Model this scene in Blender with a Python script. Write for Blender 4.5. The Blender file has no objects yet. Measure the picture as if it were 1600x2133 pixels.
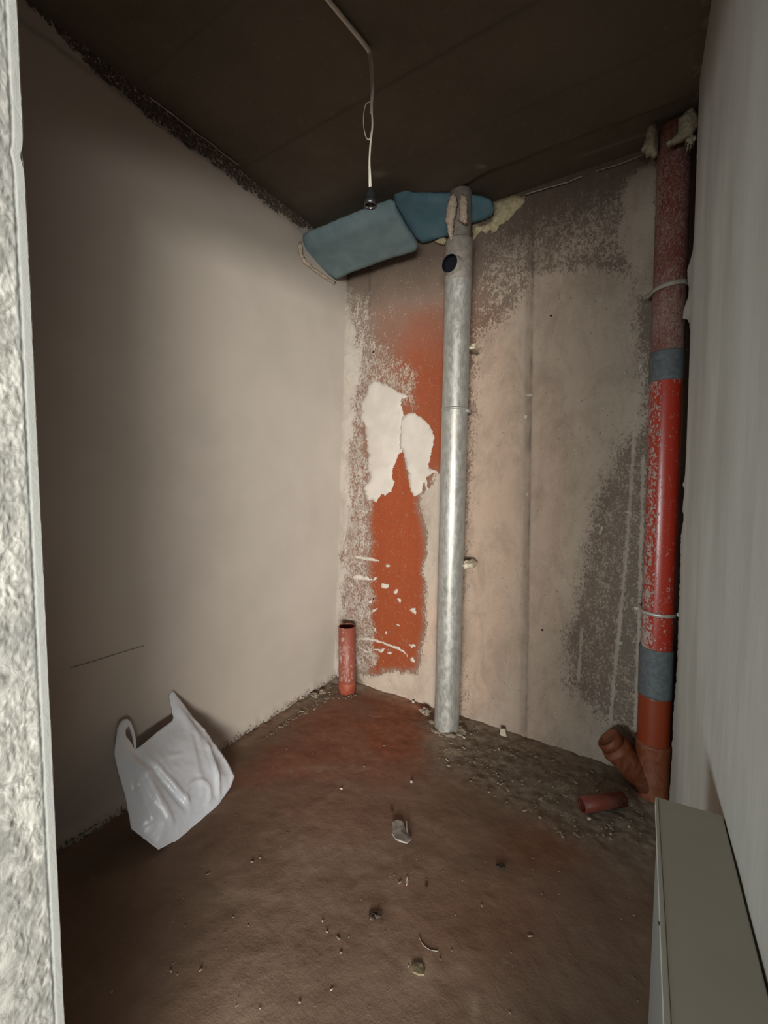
import bpy, bmesh, math, random
import numpy as np
from mathutils import Matrix, Vector, noise as mnoise
from mathutils.geometry import delaunay_2d_cdt

random.seed(7)
rng = np.random.default_rng(7)
scene = bpy.context.scene
COL = scene.collection

# ------------------------------------------------------------------ camera
F = 862.0
CX, CY = 800.0, 1066.5
R = np.array([[0.85048776, -0.0507171, 0.52354402],
              [0.52581059, 0.05563352, -0.84878038],
              [0.01392109, 0.99716232, 0.07398322]])
O = np.array([0.0, 0.0, 1.25])
cam_data = bpy.data.cameras.new('camera')
cam_data.sensor_fit = 'VERTICAL'
cam_data.sensor_height = 36.0
cam_data.lens = F / 2133 * 36.0
cam_data.clip_start = 0.01
cam = bpy.data.objects.new('camera', cam_data)
COL.objects.link(cam)
M = Matrix([list(R[i]) + [O[i]] for i in range(3)] + [[0, 0, 0, 1]])
cam.matrix_world = M
scene.camera = cam

# ------------------------------------------------------------------ light and exposure
world = bpy.data.worlds.new('world')
scene.world = world
world.use_nodes = True
world.node_tree.nodes['Background'].inputs[0].default_value = (0.75, 0.85, 1.0, 1)
world.node_tree.nodes['Background'].inputs[1].default_value = 0.02


def area_light(name, loc, target, sx, sy, power, color, spread=180):
    d = bpy.data.lights.new(name, 'AREA')
    d.shape = 'RECTANGLE'
    d.size, d.size_y = sx, sy
    d.energy = power
    d.color = color
    d.spread = math.radians(spread)
    o = bpy.data.objects.new(name, d)
    o.location = loc
    v = Vector(target) - Vector(loc)
    o.rotation_euler = v.to_track_quat('-Z', 'Y').to_euler()
    COL.objects.link(o)
    return o


# daylight from the window of the room behind the camera, plus two added fills standing in for its bounce
area_light('hall_window_light', (3.0, -5.0, 0.95), (-0.85, 1.6, 1.15), 5.5, 0.8, 225, (1.0, 0.97, 0.91), 75)
area_light('hall_fill_light', (1.6, -2.2, 0.92), (-0.9, 1.6, 1.25), 4.6, 0.4, 88, (1.0, 0.985, 0.93), 84)  # added broad soft fill, no lamp stands there
area_light('hall_side_light', (-1.6, -3.2, 0.90), (0.15, 1.2, 0.85), 1.2, 0.7, 12, (0.84, 0.98, 1.0), 48)  # added cool fill aimed at the right wall

vs = scene.view_settings
vs.view_transform = 'Standard'
vs.look = 'None'
vs.exposure = 0.12
vs.gamma = 1.0
vs.use_curve_mapping = False


# ------------------------------------------------------------------ helpers
def ray(px, py):
    return R @ np.array([px - CX, -(py - CY), -F])


def at(px, py, axis, v):
    """Point on the plane axis = v seen at a pixel of the photograph."""
    d = ray(px, py)
    i = 'xyz'.index(axis)
    return O + d * (v - O[i]) / d[i]


def on_plane(px, py, p0, n):
    d = ray(px, py)
    n = np.array(n, float)
    return O + d * (np.dot(np.array(p0) - O, n) / np.dot(d, n))


def to_px(P):
    """(N,3) world points to photograph pixels."""
    c = (np.asarray(P) - O) @ R
    z = np.where(-c[:, 2] < 0.02, 0.02, -c[:, 2])
    return CX + F * c[:, 0] / z, CY - F * c[:, 1] / z


def smooth(a, b, x):
    t = np.clip((x - a) / (b - a), 0, 1)
    return t * t * (3 - 2 * t)


def hash2(ix, iy, seed):
    h = (ix.astype(np.int64) * 374761393 + iy.astype(np.int64) * 668265263 + seed * 1442695041) & 0xffffffff
    h = ((h ^ (h >> 13)) * 1274126177) & 0xffffffff
    return ((h ^ (h >> 16)) & 0xffff) / 65535.0


def vnoise(x, y, seed=0):
    ix, iy = np.floor(x), np.floor(y)
    fx, fy = x - ix, y - iy
    fx = fx * fx * (3 - 2 * fx)
    fy = fy * fy * (3 - 2 * fy)
    a, b = hash2(ix, iy, seed), hash2(ix + 1, iy, seed)
    c, d = hash2(ix, iy + 1, seed), hash2(ix + 1, iy + 1, seed)
    return (a * (1 - fx) + b * fx) * (1 - fy) + (c * (1 - fx) + d * fx) * fy


def fbm(x, y, seed=0, octaves=4):
    s, amp, tot = 0, 1.0, 0
    for k in range(octaves):
        s = s + amp * vnoise(x * 2 ** k, y * 2 ** k, seed + k * 17)
        tot += amp
        amp *= 0.55
    return s / tot


def poly_dist(X, Y, poly):
    """Signed distance to a polygon, positive inside."""
    inside = np.zeros(X.shape, bool)
    dist = np.full(X.shape, 1e9)
    n = len(poly)
    for i in range(n):
        x0, y0 = poly[i]
        x1, y1 = poly[(i + 1) % n]
        cond = ((y0 > Y) != (y1 > Y))
        xi = (x1 - x0) * (Y - y0) / ((y1 - y0) if y1 != y0 else 1e-9) + x0
        inside ^= cond & (X < xi)
        dx, dy = x1 - x0, y1 - y0
        t = np.clip(((X - x0) * dx + (Y - y0) * dy) / (dx * dx + dy * dy + 1e-9), 0, 1)
        dist = np.minimum(dist, np.hypot(X - x0 - t * dx, Y - y0 - t * dy))
    return np.where(inside, dist, -dist)


def softpoly(X, Y, poly, f):
    return smooth(-f, f, poly_dist(X, Y, poly))


def blob(X, Y, cx, cy, sx, sy):
    return np.exp(-((X - cx) / sx) ** 2 - ((Y - cy) / sy) ** 2)


def link(name, me, mat=None, parent=None, smooth_shade=True):
    if mat:
        me.materials.append(mat)
    o = bpy.data.objects.new(name, me)
    COL.objects.link(o)
    if parent:
        o.parent = parent
        o.matrix_parent_inverse = Matrix.Identity(4)
        o.location = -parent.matrix_basis.translation
    if smooth_shade:
        me.polygons.foreach_set('use_smooth', [True] * len(me.polygons))
    return o


def from_bm(name, bm, mat=None, parent=None, smooth_shade=True):
    bmesh.ops.recalc_face_normals(bm, faces=bm.faces[:])
    me = bpy.data.meshes.new(name)
    bm.to_mesh(me)
    bm.free()
    return link(name, me, mat, parent, smooth_shade)


def tag(o, label=None, cat=None, group=None, kind=None):
    if label: o['label'] = label
    if cat: o['category'] = cat
    if group: o['group'] = group
    if kind: o['kind'] = kind
    return o


def empty(name, loc, label, cat, group=None):
    o = bpy.data.objects.new(name, None)
    o.location = loc
    o.empty_display_size = 0.05
    COL.objects.link(o)
    return tag(o, label, cat, group)


def grid_mesh(name, u, v, fn, mat, attrs=None, parent=None, flip=False):
    """Grid of points; fn(U,V) gives (N,3); attrs(P, X, Y) gives a dict of float arrays."""
    U, V = np.meshgrid(u, v)
    nu, nv = len(u), len(v)
    P = fn(U.ravel(), V.ravel())
    idx = np.arange(nu * nv).reshape(nv, nu)
    q = np.stack([idx[:-1, :-1], idx[:-1, 1:], idx[1:, 1:], idx[1:, :-1]], -1).reshape(-1, 4)
    if flip:
        q = q[:, ::-1]
    me = bpy.data.meshes.new(name)
    me.vertices.add(len(P))
    me.vertices.foreach_set('co', P.astype(np.float32).ravel())
    me.loops.add(q.size)
    me.loops.foreach_set('vertex_index', q.astype(np.int32).ravel())
    me.polygons.add(len(q))
    me.polygons.foreach_set('loop_start', np.arange(0, q.size, 4, dtype=np.int32))
    me.update(calc_edges=True)
    if attrs:
        X, Y = to_px(P)
        for k, a in attrs(P, X, Y).items():
            at_ = me.attributes.new(k, 'FLOAT', 'POINT')
            at_.data.foreach_set('value', np.clip(a, 0, 1).astype(np.float32))
    return link(name, me, mat, parent)


def rough_outline(poly, step, amp, seed=0):
    out = []
    n = len(poly)
    for i in range(n):
        x0, y0 = poly[i]
        x1, y1 = poly[(i + 1) % n]
        L = math.hypot(x1 - x0, y1 - y0)
        k = max(1, int(L / step))
        for j in range(k):
            t = j / k
            x, y = x0 + (x1 - x0) * t, y0 + (y1 - y0) * t
            a = (mnoise.noise(Vector((x * 0.13 + seed, y * 0.13, 0))) + 0.8 * mnoise.noise(Vector((x * 0.41 + seed, y * 0.41, 3)))) * amp
            b = (mnoise.noise(Vector((x * 0.13, y * 0.13 + seed, 9))) + 0.8 * mnoise.noise(Vector((x * 0.41, y * 0.41 + seed, 12)))) * amp
            out.append((x + a, y + b))
    return out


def sheet(name, poly, plane_p, plane_n, mat, parent=None, step=6, amp=1.5, height=None, back=0.002, seed=0,
          shade=True, grid=None):
    """A closed body whose outline (given in photograph pixels) lies on a real plane; height(X,Y,D) is its relief
    above the plane, back its depth behind it."""
    n = Vector(plane_n).normalized()
    pts = rough_outline(poly, step, amp, seed)
    gs = grid or step
    xs = [p[0] for p in pts]
    ys = [p[1] for p in pts]
    gx, gy = np.meshgrid(np.arange(min(xs), max(xs), gs), np.arange(min(ys), max(ys), gs))
    gx, gy = gx.ravel(), gy.ravel()
    d = poly_dist(gx, gy, pts)
    keep = d > gs * 0.5
    inner = list(zip(gx[keep], gy[keep]))
    allp = [Vector(p) for p in pts] + [Vector(p) for p in inner]
    N = len(pts)
    vo, eo, fo, *_ = delaunay_2d_cdt(allp, [(i, (i + 1) % N) for i in range(N)], [list(range(N))], 1, 1e-6)
    X = np.array([v.x for v in vo])
    Y = np.array([v.y for v in vo])
    D = np.maximum(poly_dist(X, Y, pts), 0)
    H = height(X, Y, D) if height else np.zeros(len(X))
    base = [on_plane(X[i], Y[i], plane_p, plane_n) for i in range(len(X))]
    bm = bmesh.new()
    front = [bm.verts.new(Vector(base[i]) + n * float(H[i])) for i in range(len(X))]
    rear = [bm.verts.new(Vector(base[i]) - n * back) for i in range(len(X))]
    edge_count = {}
    for f in fo:
        try:
            bm.faces.new([front[i] for i in f])
            bm.faces.new([rear[i] for i in reversed(f)])
        except ValueError:
            continue
        for a, b in zip(f, list(f[1:]) + [f[0]]):
            k = (min(a, b), max(a, b))
            edge_count.setdefault(k, []).append((a, b))
    for k, l in edge_count.items():
        if len(l) == 1:
            a, b = l[0]
            bm.faces.new([front[b], front[a], rear[a], rear[b]])
    return from_bm(name, bm, mat, parent, shade)


def ring_pts(c, axis, r, n=24):
    axis = Vector(axis).normalized()
    a = axis.orthogonal().normalized()
    b = axis.cross(a)
    return [Vector(c) + (a * math.cos(t) + b * math.sin(t)) * r for t in [2 * math.pi * k / n for k in range(n)]]


def lathe(bm, path, n=28, cap0=True, cap1=True, closed=False):
    """path: list of (centre, radius); rings are square to the first-last direction."""
    axis = None
    for i in range(len(path) - 1, 0, -1):
        axis = Vector(path[i][0]) - Vector(path[0][0])
        if axis.length > 1e-5:
            break
    rings = [[bm.verts.new(p) for p in ring_pts(c, axis, r, n)] for c, r in path]
    for a, b in zip(rings[:-1], rings[1:]):
        for k in range(n):
            bm.faces.new([a[k], a[(k + 1) % n], b[(k + 1) % n], b[k]])
    if cap0: bm.faces.new(rings[0][::-1])
    if cap1: bm.faces.new(rings[-1])
    return rings


def tube(bm, pts, r, n=10):
    pts = [Vector(p) for p in pts]
    rs = r if isinstance(r, (list, tuple)) else [r] * len(pts)
    prev = None
    rings = []
    for i, p in enumerate(pts):
        t = (pts[min(i + 1, len(pts) - 1)] - pts[max(i - 1, 0)]).normalized()
        if prev is None:
            a = t.orthogonal().normalized()
        else:
            a = (prev - t * prev.dot(t)).normalized()
        prev = a
        b = t.cross(a)
        rings.append([bm.verts.new(p + (a * math.cos(2 * math.pi * k / n) + b * math.sin(2 * math.pi * k / n)) * rs[i])
                      for k in range(n)])
    for a, b in zip(rings[:-1], rings[1:]):
        for k in range(n):
            bm.faces.new([a[k], a[(k + 1) % n], b[(k + 1) % n], b[k]])
    bm.faces.new(rings[0][::-1])
    bm.faces.new(rings[-1])


def spline(pts, k=6):
    pts = [Vector(p) for p in pts]
    out = []
    for i in range(len(pts) - 1):
        p0, p1, p2, p3 = pts[max(i - 1, 0)], pts[i], pts[i + 1], pts[min(i + 2, len(pts) - 1)]
        for j in range(k):
            t = j / k
            out.append(0.5 * ((2 * p1) + (p2 - p0) * t + (2 * p0 - 5 * p1 + 4 * p2 - p3) * t * t
                              + (-p0 + 3 * p1 - 3 * p2 + p3) * t ** 3))
    out.append(pts[-1])
    return out


def add_box(bm, lo, hi, bevel=0.0):
    r = bmesh.ops.create_cube(bm, size=1)
    for v in r['verts']:
        v.co = Vector([lo[i] + (v.co[i] + 0.5) * (hi[i] - lo[i]) for i in range(3)])
    if bevel:
        es = list({e for v in r['verts'] for e in v.link_edges})
        bmesh.ops.bevel(bm, geom=es, offset=bevel, segments=2, affect='EDGES')


def lump(bm, c, r, seed, squash=(1, 1, 1), rough=0.35, sub=3, freq=1.6):
    res = bmesh.ops.create_icosphere(bm, subdivisions=sub, radius=1)
    for v in res['verts']:
        d = v.co.normalized()
        k = 1 + rough * mnoise.fractal(d * freq + Vector((seed * 3.1, seed, 0)), 1, 2, 3)
        v.co = Vector((d.x * k * r * squash[0] + c[0], d.y * k * r * squash[1] + c[1], d.z * k * r * squash[2] + c[2]))


# ------------------------------------------------------------------ materials
class Mat:
    def __init__(self, name, rough=0.9, spec=0.2):
        self.m = bpy.data.materials.new(name)
        self.m.use_nodes = True
        self.nt = self.m.node_tree
        self.b = self.nt.nodes['Principled BSDF']
        self.b.inputs['Roughness'].default_value = rough
        self.b.inputs['Specular IOR Level'].default_value = spec
        g = self.nt.nodes.new('ShaderNodeNewGeometry')
        self.pos = g.outputs['Position']

    def new(self, t, **kw):
        n = self.nt.nodes.new(t)
        for k, v in kw.items():
            setattr(n, k, v)
        return n

    def inp(self, socket, v):
        if isinstance(v, bpy.types.NodeSocket):
            self.nt.links.new(v, socket)
        elif isinstance(v, (tuple, list)) and len(v) == 3 and socket.type == 'RGBA':
            socket.default_value = (*v, 1)
        else:
            socket.default_value = v

    def mapping(self, scale, rot=(0, 0, 0)):
        n = self.new('ShaderNodeMapping')
        self.inp(n.inputs['Vector'], self.pos)
        n.inputs['Scale'].default_value = scale
        n.inputs['Rotation'].default_value = rot
        return n.outputs[0]

    def noise(self, scale=10, detail=4, rough=0.55, stretch=(1, 1, 1), rot=(0, 0, 0), dist=0.0):
        n = self.new('ShaderNodeTexNoise')
        self.inp(n.inputs['Vector'], self.mapping(stretch, rot))
        n.inputs['Scale'].default_value = scale
        n.inputs['Detail'].default_value = detail
        n.inputs['Roughness'].default_value = rough
        n.inputs['Distortion'].default_value = dist
        return n.outputs['Fac']

    def attr(self, name):
        n = self.new('ShaderNodeAttribute')
        n.attribute_name = name
        return n.outputs['Fac']

    def math(self, op, a, b=0.0, clamp=False):
        n = self.new('ShaderNodeMath', operation=op, use_clamp=clamp)
        self.inp(n.inputs[0], a)
        self.inp(n.inputs[1], b)
        return n.outputs[0]

    def rng(self, v, a, b, c=0.0, d=1.0):
        n = self.new('ShaderNodeMapRange')
        n.interpolation_type = 'SMOOTHSTEP'
        self.inp(n.inputs['Value'], v)
        for k, x in zip(('From Min', 'From Max', 'To Min', 'To Max'), (a, b, c, d)):
            n.inputs[k].default_value = x
        return n.outputs[0]

    def mix(self, f, a, b):
        n = self.new('ShaderNodeMix', data_type='RGBA')
        self.inp(n.inputs[0], f)
        self.inp(n.inputs[6], a)
        self.inp(n.inputs[7], b)
        return n.outputs[2]

    def color(self, c):
        self.inp(self.b.inputs['Base Color'], c)
        return self

    def bump(self, h, dist=0.002, strength=1.0):
        n = self.new('ShaderNodeBump')
        n.inputs['Distance'].default_value = dist
        n.inputs['Strength'].default_value = strength
        self.inp(n.inputs['Height'], h)
        if self.b.inputs['Normal'].is_linked:
            self.inp(n.inputs['Normal'], self.b.inputs['Normal'].links[0].from_socket)
        self.nt.links.new(n.outputs[0], self.b.inputs['Normal'])
        return self


def cover_over(m, cover, n, w=0.06):
    """1 where the coat covers the ground, broken up by the noise n."""
    d = m.math('SUBTRACT', cover, n)
    return m.rng(d, -w, w)


# back wall: bare form-cast concrete, red primer spray, thin skim coat over it
mb = Mat('back_wall_concrete', 0.85, 0.25)
fine = mb.noise(105, 5, 0.72, (1, 1, 0.7), dist=0.6)
mid = mb.noise(28, 4, 0.6, (1, 1, 0.6))
nse = mb.math('ADD', mb.math('MULTIPLY', fine, 0.72), mb.math('MULTIPLY', mid, 0.28))
nse = mb.rng(nse, 0.3, 0.7, 0, 0.85)
var = mb.noise(6, 5, 0.6)
streak = mb.math('ADD', mb.math('MULTIPLY', mb.noise(9, 5, 0.6, (6, 1, 0.35)), 0.4), mb.math('MULTIPLY', mb.noise(14, 5, 0.65, (1, 1, 0.8)), 0.6))
bare = mb.mix(mb.attr('red'), mb.mix(var, (0.135, 0.098, 0.075), (0.215, 0.16, 0.125)),
              mb.mix(streak, (0.185, 0.034, 0.010), (0.26, 0.060, 0.018)))
skim = mb.mix(mb.attr('tint'), mb.mix(streak, (0.32, 0.275, 0.225), (0.43, 0.375, 0.315)),
              mb.mix(streak, (0.39, 0.265, 0.195), (0.52, 0.385, 0.295)))
cov = cover_over(mb, mb.attr('cover'), nse, 0.20)
c = mb.mix(cov, bare, skim)
heavy = mb.attr('heavy')
c = mb.mix(mb.math('MULTIPLY', heavy, cov), c, mb.mix(fine, (0.34, 0.29, 0.25), (0.50, 0.45, 0.39)))
dust = mb.rng(mb.noise(60, 3, 0.7), 0.62, 0.78, 0, 0.35)
c = mb.mix(dust, c, (0.42, 0.34, 0.27))
blotch = mb.rng(mb.noise(7.5, 6, 0.7, (1, 1, 0.55), dist=0.5), 0.40, 0.72, 0, 0.55)
c = mb.mix(mb.math('MULTIPLY', blotch, cov), c, (0.22, 0.165, 0.125))
fleck = mb.rng(mb.noise(62, 3, 0.75, (1, 1, 0.6), dist=2.0), 0.635, 0.675, 0, 0.75)
c = mb.mix(mb.math('MULTIPLY', fleck, mb.math('SUBTRACT', 1.0, mb.math('MULTIPLY', mb.attr('red'), 0.75))), c, (0.50, 0.42, 0.34))
pit = mb.rng(mb.noise(80, 3, 0.6), 0.66, 0.70, 0, 0.55)
c = mb.mix(pit, c, (0.10, 0.075, 0.06))
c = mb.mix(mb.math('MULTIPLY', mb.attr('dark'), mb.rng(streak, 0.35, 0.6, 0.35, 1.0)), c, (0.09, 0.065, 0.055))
mb.color(c)
mb.bump(cov, 0.0018, 0.8).bump(mb.noise(55, 4, 0.6), 0.003, 0.5)
M_BACK = mb.m

# left wall: smooth gypsum plaster with a bare band
ml = Mat('left_wall_plaster', 0.9, 0.15)
v1 = ml.noise(1.6, 3, 0.5)
v2 = ml.noise(9, 4, 0.55)
smoothc = ml.mix(ml.rng(v1, 0.3, 0.7), (0.43, 0.385, 0.335), (0.49, 0.435, 0.375))
smoothc = ml.mix(ml.rng(v2, 0.35, 0.75, 0, 0.35), smoothc, (0.50, 0.45, 0.40))
smoothc = ml.mix(ml.attr('brown_tone'), smoothc, (0.26, 0.19, 0.15))
nz = ml.rng(ml.noise(85, 4, 0.7), 0.32, 0.68, 0, 0.8)
bandc = ml.mix(ml.rng(ml.noise(110, 3, 0.7), 0.5, 0.75), (0.085, 0.068, 0.055), (0.30, 0.25, 0.21))
cvl = cover_over(ml, ml.attr('cover'), nz, 0.15)
ml.color(ml.mix(cvl, bandc, smoothc))
ml.bump(cvl, 0.003, 0.8).bump(ml.noise(3.5, 3, 0.5), 0.012, 0.25).bump(ml.noise(220, 2, 0.5), 0.0004, 0.5)
M_LEFT = ml.m

# right wall: trowelled plaster
mr = Mat('right_wall_plaster', 0.8, 0.25)
sw = mr.noise(5, 5, 0.6, (1, 1, 0.28))
mr.color(mr.mix(mr.rng(sw, 0.3, 0.7), (0.36, 0.335, 0.30), (0.45, 0.43, 0.395)))
mr.bump(sw, 0.006, 0.5).bump(mr.noise(60, 3, 0.5, (1, 1, 0.3)), 0.0008, 0.5)
M_RIGHT = mr.m

# broken edge of the plaster and the chase
me_ = Mat('broken_plaster', 0.95, 0.1)
me_.color(me_.mix(me_.rng(me_.noise(70, 4, 0.7), 0.4, 0.65), (0.12, 0.09, 0.075), (0.30, 0.26, 0.22)))
me_.bump(me_.noise(70, 4, 0.7), 0.004, 1)
M_BROKEN = me_.m

# ceiling slab
mc = Mat('ceiling_concrete', 0.9, 0.15)
cv = mc.noise(2.2, 4, 0.55)
cf = mc.noise(40, 4, 0.6)
cc = mc.mix(mc.rng(cv, 0.3, 0.7), (0.100, 0.084, 0.064), (0.138, 0.117, 0.090))
cc = mc.mix(mc.rng(cf, 0.55, 0.8, 0, 0.35), cc, (0.23, 0.19, 0.155))
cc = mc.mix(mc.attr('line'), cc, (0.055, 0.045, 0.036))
cc = mc.mix(mc.attr('pale'), cc, (0.34, 0.30, 0.26))
mc.color(cc)
mc.bump(cf, 0.0015, 0.6).bump(cv, 0.01, 0.3)
M_CEIL = mc.m

# floor screed with red primer dust
mf = Mat('floor_screed', 0.85, 0.25)
f1 = mf.noise(3.2, 5, 0.6)
f2 = mf.noise(26, 5, 0.65)
f3 = mf.noise(150, 3, 0.6)
brown = mf.mix(mf.rng(f1, 0.3, 0.7), (0.160, 0.104, 0.072), (0.21, 0.143, 0.102))
redc = mf.mix(mf.rng(f2, 0.3, 0.7), (0.20, 0.062, 0.030), (0.27, 0.095, 0.050))
fc = mf.mix(mf.attr('red'), brown, redc)
grime = mf.mix(mf.rng(f2, 0.35, 0.65), (0.155, 0.118, 0.088), (0.26, 0.21, 0.16))
fc = mf.mix(mf.math('MULTIPLY', mf.attr('grime'), mf.rng(f2, 0.25, 0.6, 0.6, 1.0)), fc, grime)
fc = mf.mix(mf.rng(mf.noise(11, 5, 0.7), 0.58, 0.75, 0, 0.4), fc, (0.30, 0.22, 0.17))
fc = mf.mix(mf.rng(f3, 0.68, 0.76, 0, 0.5), fc, (0.10, 0.065, 0.05))
fc = mf.mix(mf.attr('pale'), fc, (0.40, 0.33, 0.24))
mf.color(fc)
mf.bump(f2, 0.003, 0.6).bump(f3, 0.0008, 0.6)
M_FLOOR = mf.m

# rough door reveal
mj = Mat('reveal_plaster', 0.85, 0.25)
j1 = mj.noise(55, 5, 0.65, (1, 1, 0.6), dist=1.2)
j2 = mj.noise(14, 4, 0.6, (1, 1, 0.5))
jc = mj.mix(mj.rng(j1, 0.35, 0.65), (0.13, 0.13, 0.116), (0.27, 0.27, 0.245))
jc = mj.mix(mj.rng(j2, 0.35, 0.6, 0.8, 0), jc, (0.115, 0.115, 0.108))
jc = mj.mix(mj.attr('bead'), jc, (0.175, 0.18, 0.17))
mj.color(jc)
mj.bump(j1, 0.0012, 0.8)
M_JAMB = mj.m


def simple(name, base, base2=None, rough=0.7, spec=0.3, metal=0.0, nscale=30, bump=0.0, bumpscale=60, lo=0.35, hi=0.65):
    m = Mat(name, rough, spec)
    m.b.inputs['Metallic'].default_value = metal
    if base2:
        m.color(m.mix(m.rng(m.noise(nscale, 4, 0.6), lo, hi), base, base2))
    else:
        m.color(base)
    if bump:
        m.bump(m.noise(bumpscale, 4, 0.6), bump, 1)
    return m.m


def dusty_pipe(name, base, dust, lo, hi, scale=110, stretch=(1, 1, 0.6), rough=0.45):
    m = Mat(name, rough, 0.4)
    n = m.noise(scale, 5, 0.7, stretch, dist=1.5)
    big = m.noise(9, 3, 0.5, (1, 1, 0.5))
    a = m.math('ADD', m.math('MULTIPLY', n, 0.7), m.math('MULTIPLY', big, 0.3))
    k = m.rng(a, lo, hi)
    m.color(m.mix(k, base, dust))
    m.inp(m.b.inputs['Roughness'], m.rng(a, lo, hi, rough, 0.95))
    m.bump(k, 0.001, 0.5)
    return m.m


M_PIPE_DUSTY = dusty_pipe('dusty_red_pipe', (0.14, 0.030, 0.022), (0.25, 0.165, 0.135), 0.42, 0.60)
M_PIPE_ORANGE = dusty_pipe('orange_pipe', (0.21, 0.030, 0.007), (0.26, 0.08, 0.035), 0.55, 0.80, 40)
M_BRANCH = dusty_pipe('orange_brown_fitting', (0.155, 0.036, 0.011), (0.22, 0.095, 0.055), 0.42, 0.75, 25)
M_STUB = dusty_pipe('red_stub_pipe', (0.23, 0.060, 0.038), (0.36, 0.26, 0.225), 0.50, 0.60, 45, (1, 1, 0.4))
M_OFFCUT = dusty_pipe('red_offcut', (0.16, 0.032, 0.020), (0.21, 0.09, 0.065), 0.45, 0.70, 60)
M_INSIDE = simple('pipe_inside', (0.10, 0.025, 0.012), rough=0.6)
M_SLEEVE = simple('grey_sleeve', (0.080, 0.088, 0.092), (0.115, 0.122, 0.124), rough=0.6, nscale=60)
# clean red pipe with plaster spatter towards the wall side (its left)
mp = Mat('clean_red_pipe', 0.32, 0.5)
sp = mp.noise(75, 4, 0.7, (1, 1, 0.7), dist=1.2)
spat = mp.math('SUBTRACT', mp.attr('spatter'), mp.rng(sp, 0.35, 0.65))
kk = mp.rng(spat, -0.08, 0.08)
mp.color(mp.mix(kk, (0.34, 0.026, 0.012), (0.36, 0.28, 0.24)))
mp.inp(mp.b.inputs['Roughness'], mp.rng(spat, -0.08, 0.08, 0.30, 0.9))
mp.bump(kk, 0.0015, 0.7)
M_PIPE_RED = mp.m

# galvanised spiral duct
mg = Mat('galvanised_steel', 0.42, 0.5)
mg.b.inputs['Metallic'].default_value = 0.45
g1 = mg.noise(48, 6, 0.75, (1, 1, 0.5))
g2 = mg.noise(160, 3, 0.6)
gc = mg.mix(mg.rng(g1, 0.35, 0.65), (0.30, 0.295, 0.27), (0.42, 0.415, 0.385))
gc = mg.mix(mg.rng(mg.noise(18, 4, 0.7, (1, 1, 0.3)), 0.55, 0.7, 0, 0.6), gc, (0.30, 0.27, 0.23))
mg.color(gc)
mg.inp(mg.b.inputs['Roughness'], mg.rng(g1, 0.3, 0.7, 0.30, 0.58))
mg.bump(g1, 0.0025, 0.35).bump(g2, 0.0003, 0.5)
M_GALV = mg.m
M_GALV_DUSTY = simple('dusty_galvanised', (0.20, 0.175, 0.15), (0.27, 0.24, 0.21), rough=0.75, metal=0.2, nscale=45)
M_CLAMP = simple('zinc_clamp', (0.42, 0.38, 0.33), (0.6, 0.55, 0.5), rough=0.5, metal=0.5, nscale=90, bump=0.001)
M_CLAMP_DUSTY = simple('dusty_clamp', (0.24, 0.20, 0.165), (0.33, 0.28, 0.235), rough=0.9, nscale=90, bump=0.002)
M_BLACK = simple('black_plastic', (0.012, 0.012, 0.013), rough=0.35, spec=0.5)
M_HOLE = simple('opening_shade_black', (0.006, 0.007, 0.010), rough=0.6, spec=0.15)  # black colour stands in for the shade inside the branch
M_STEEL = simple('socket_shell', (0.65, 0.63, 0.6), rough=0.25, metal=1.0)
M_CABLE = simple('grey_cable_sheath', (0.62, 0.57, 0.52), (0.70, 0.65, 0.60), rough=0.7)
M_WIRE = simple('white_wire', (0.72, 0.68, 0.57), rough=0.5)
M_BLUE = simple('blue_foam_board', (0.135, 0.20, 0.22), (0.175, 0.245, 0.26), rough=0.8, nscale=12, bump=0.0006, bumpscale=90)
M_BLUE2 = simple('deep_blue_foam_board', (0.085, 0.18, 0.235), (0.125, 0.215, 0.25), rough=0.8, nscale=9, bump=0.0006, bumpscale=90)
M_FOAM = simple('yellow_mounting_foam', (0.40, 0.34, 0.20), (0.58, 0.51, 0.34), rough=0.9, nscale=60, bump=0.004, bumpscale=90)
M_FOAM_DULL = simple('dull_mounting_foam', (0.27, 0.235, 0.16), (0.37, 0.33, 0.24), rough=0.9, nscale=60, bump=0.004, bumpscale=90)
M_FOAM_PINK = simple('beige_mounting_foam', (0.40, 0.32, 0.25), (0.52, 0.43, 0.34), rough=0.9, nscale=60, bump=0.004, bumpscale=110)
M_FOAM_PALE = simple('pale_dry_foam', (0.50, 0.44, 0.33), (0.66, 0.60, 0.47), rough=0.9, nscale=60, bump=0.003, bumpscale=90)
M_PATCH = simple('white_filler', (0.43, 0.38, 0.335), (0.49, 0.44, 0.39), rough=0.75, nscale=8, bump=0.0008, bumpscale=30)
M_SPLAT = simple('filler_splash', (0.42, 0.37, 0.31), (0.52, 0.46, 0.40), rough=0.9, nscale=60)
M_RIDGE = simple('filler_ridge', (0.30, 0.265, 0.23), (0.38, 0.34, 0.30), rough=0.9, nscale=60)
M_DARK = simple('hole_shade', (0.02, 0.014, 0.01), rough=0.95)  # shade inside the drill holes and edge notch, put in as dark colour
M_BOARD = simple('pale_board', (0.37, 0.35, 0.295), (0.41, 0.385, 0.33), rough=0.65, nscale=3)
M_BOARD_EDGE = simple('pale_board_edge', (0.42, 0.40, 0.35), rough=0.7)
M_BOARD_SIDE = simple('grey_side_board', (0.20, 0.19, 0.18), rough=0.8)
M_CHIP = simple('pale_chip', (0.48, 0.42, 0.33), (0.62, 0.55, 0.45), rough=0.8, nscale=80)
M_RUBBLE = simple('grey_rubble', (0.19, 0.15, 0.11), (0.30, 0.25, 0.19), rough=0.95, nscale=50, bump=0.002)
M_LITTER = simple('dark_litter', (0.03, 0.022, 0.017), (0.06, 0.045, 0.035), rough=0.9, nscale=80)

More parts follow.
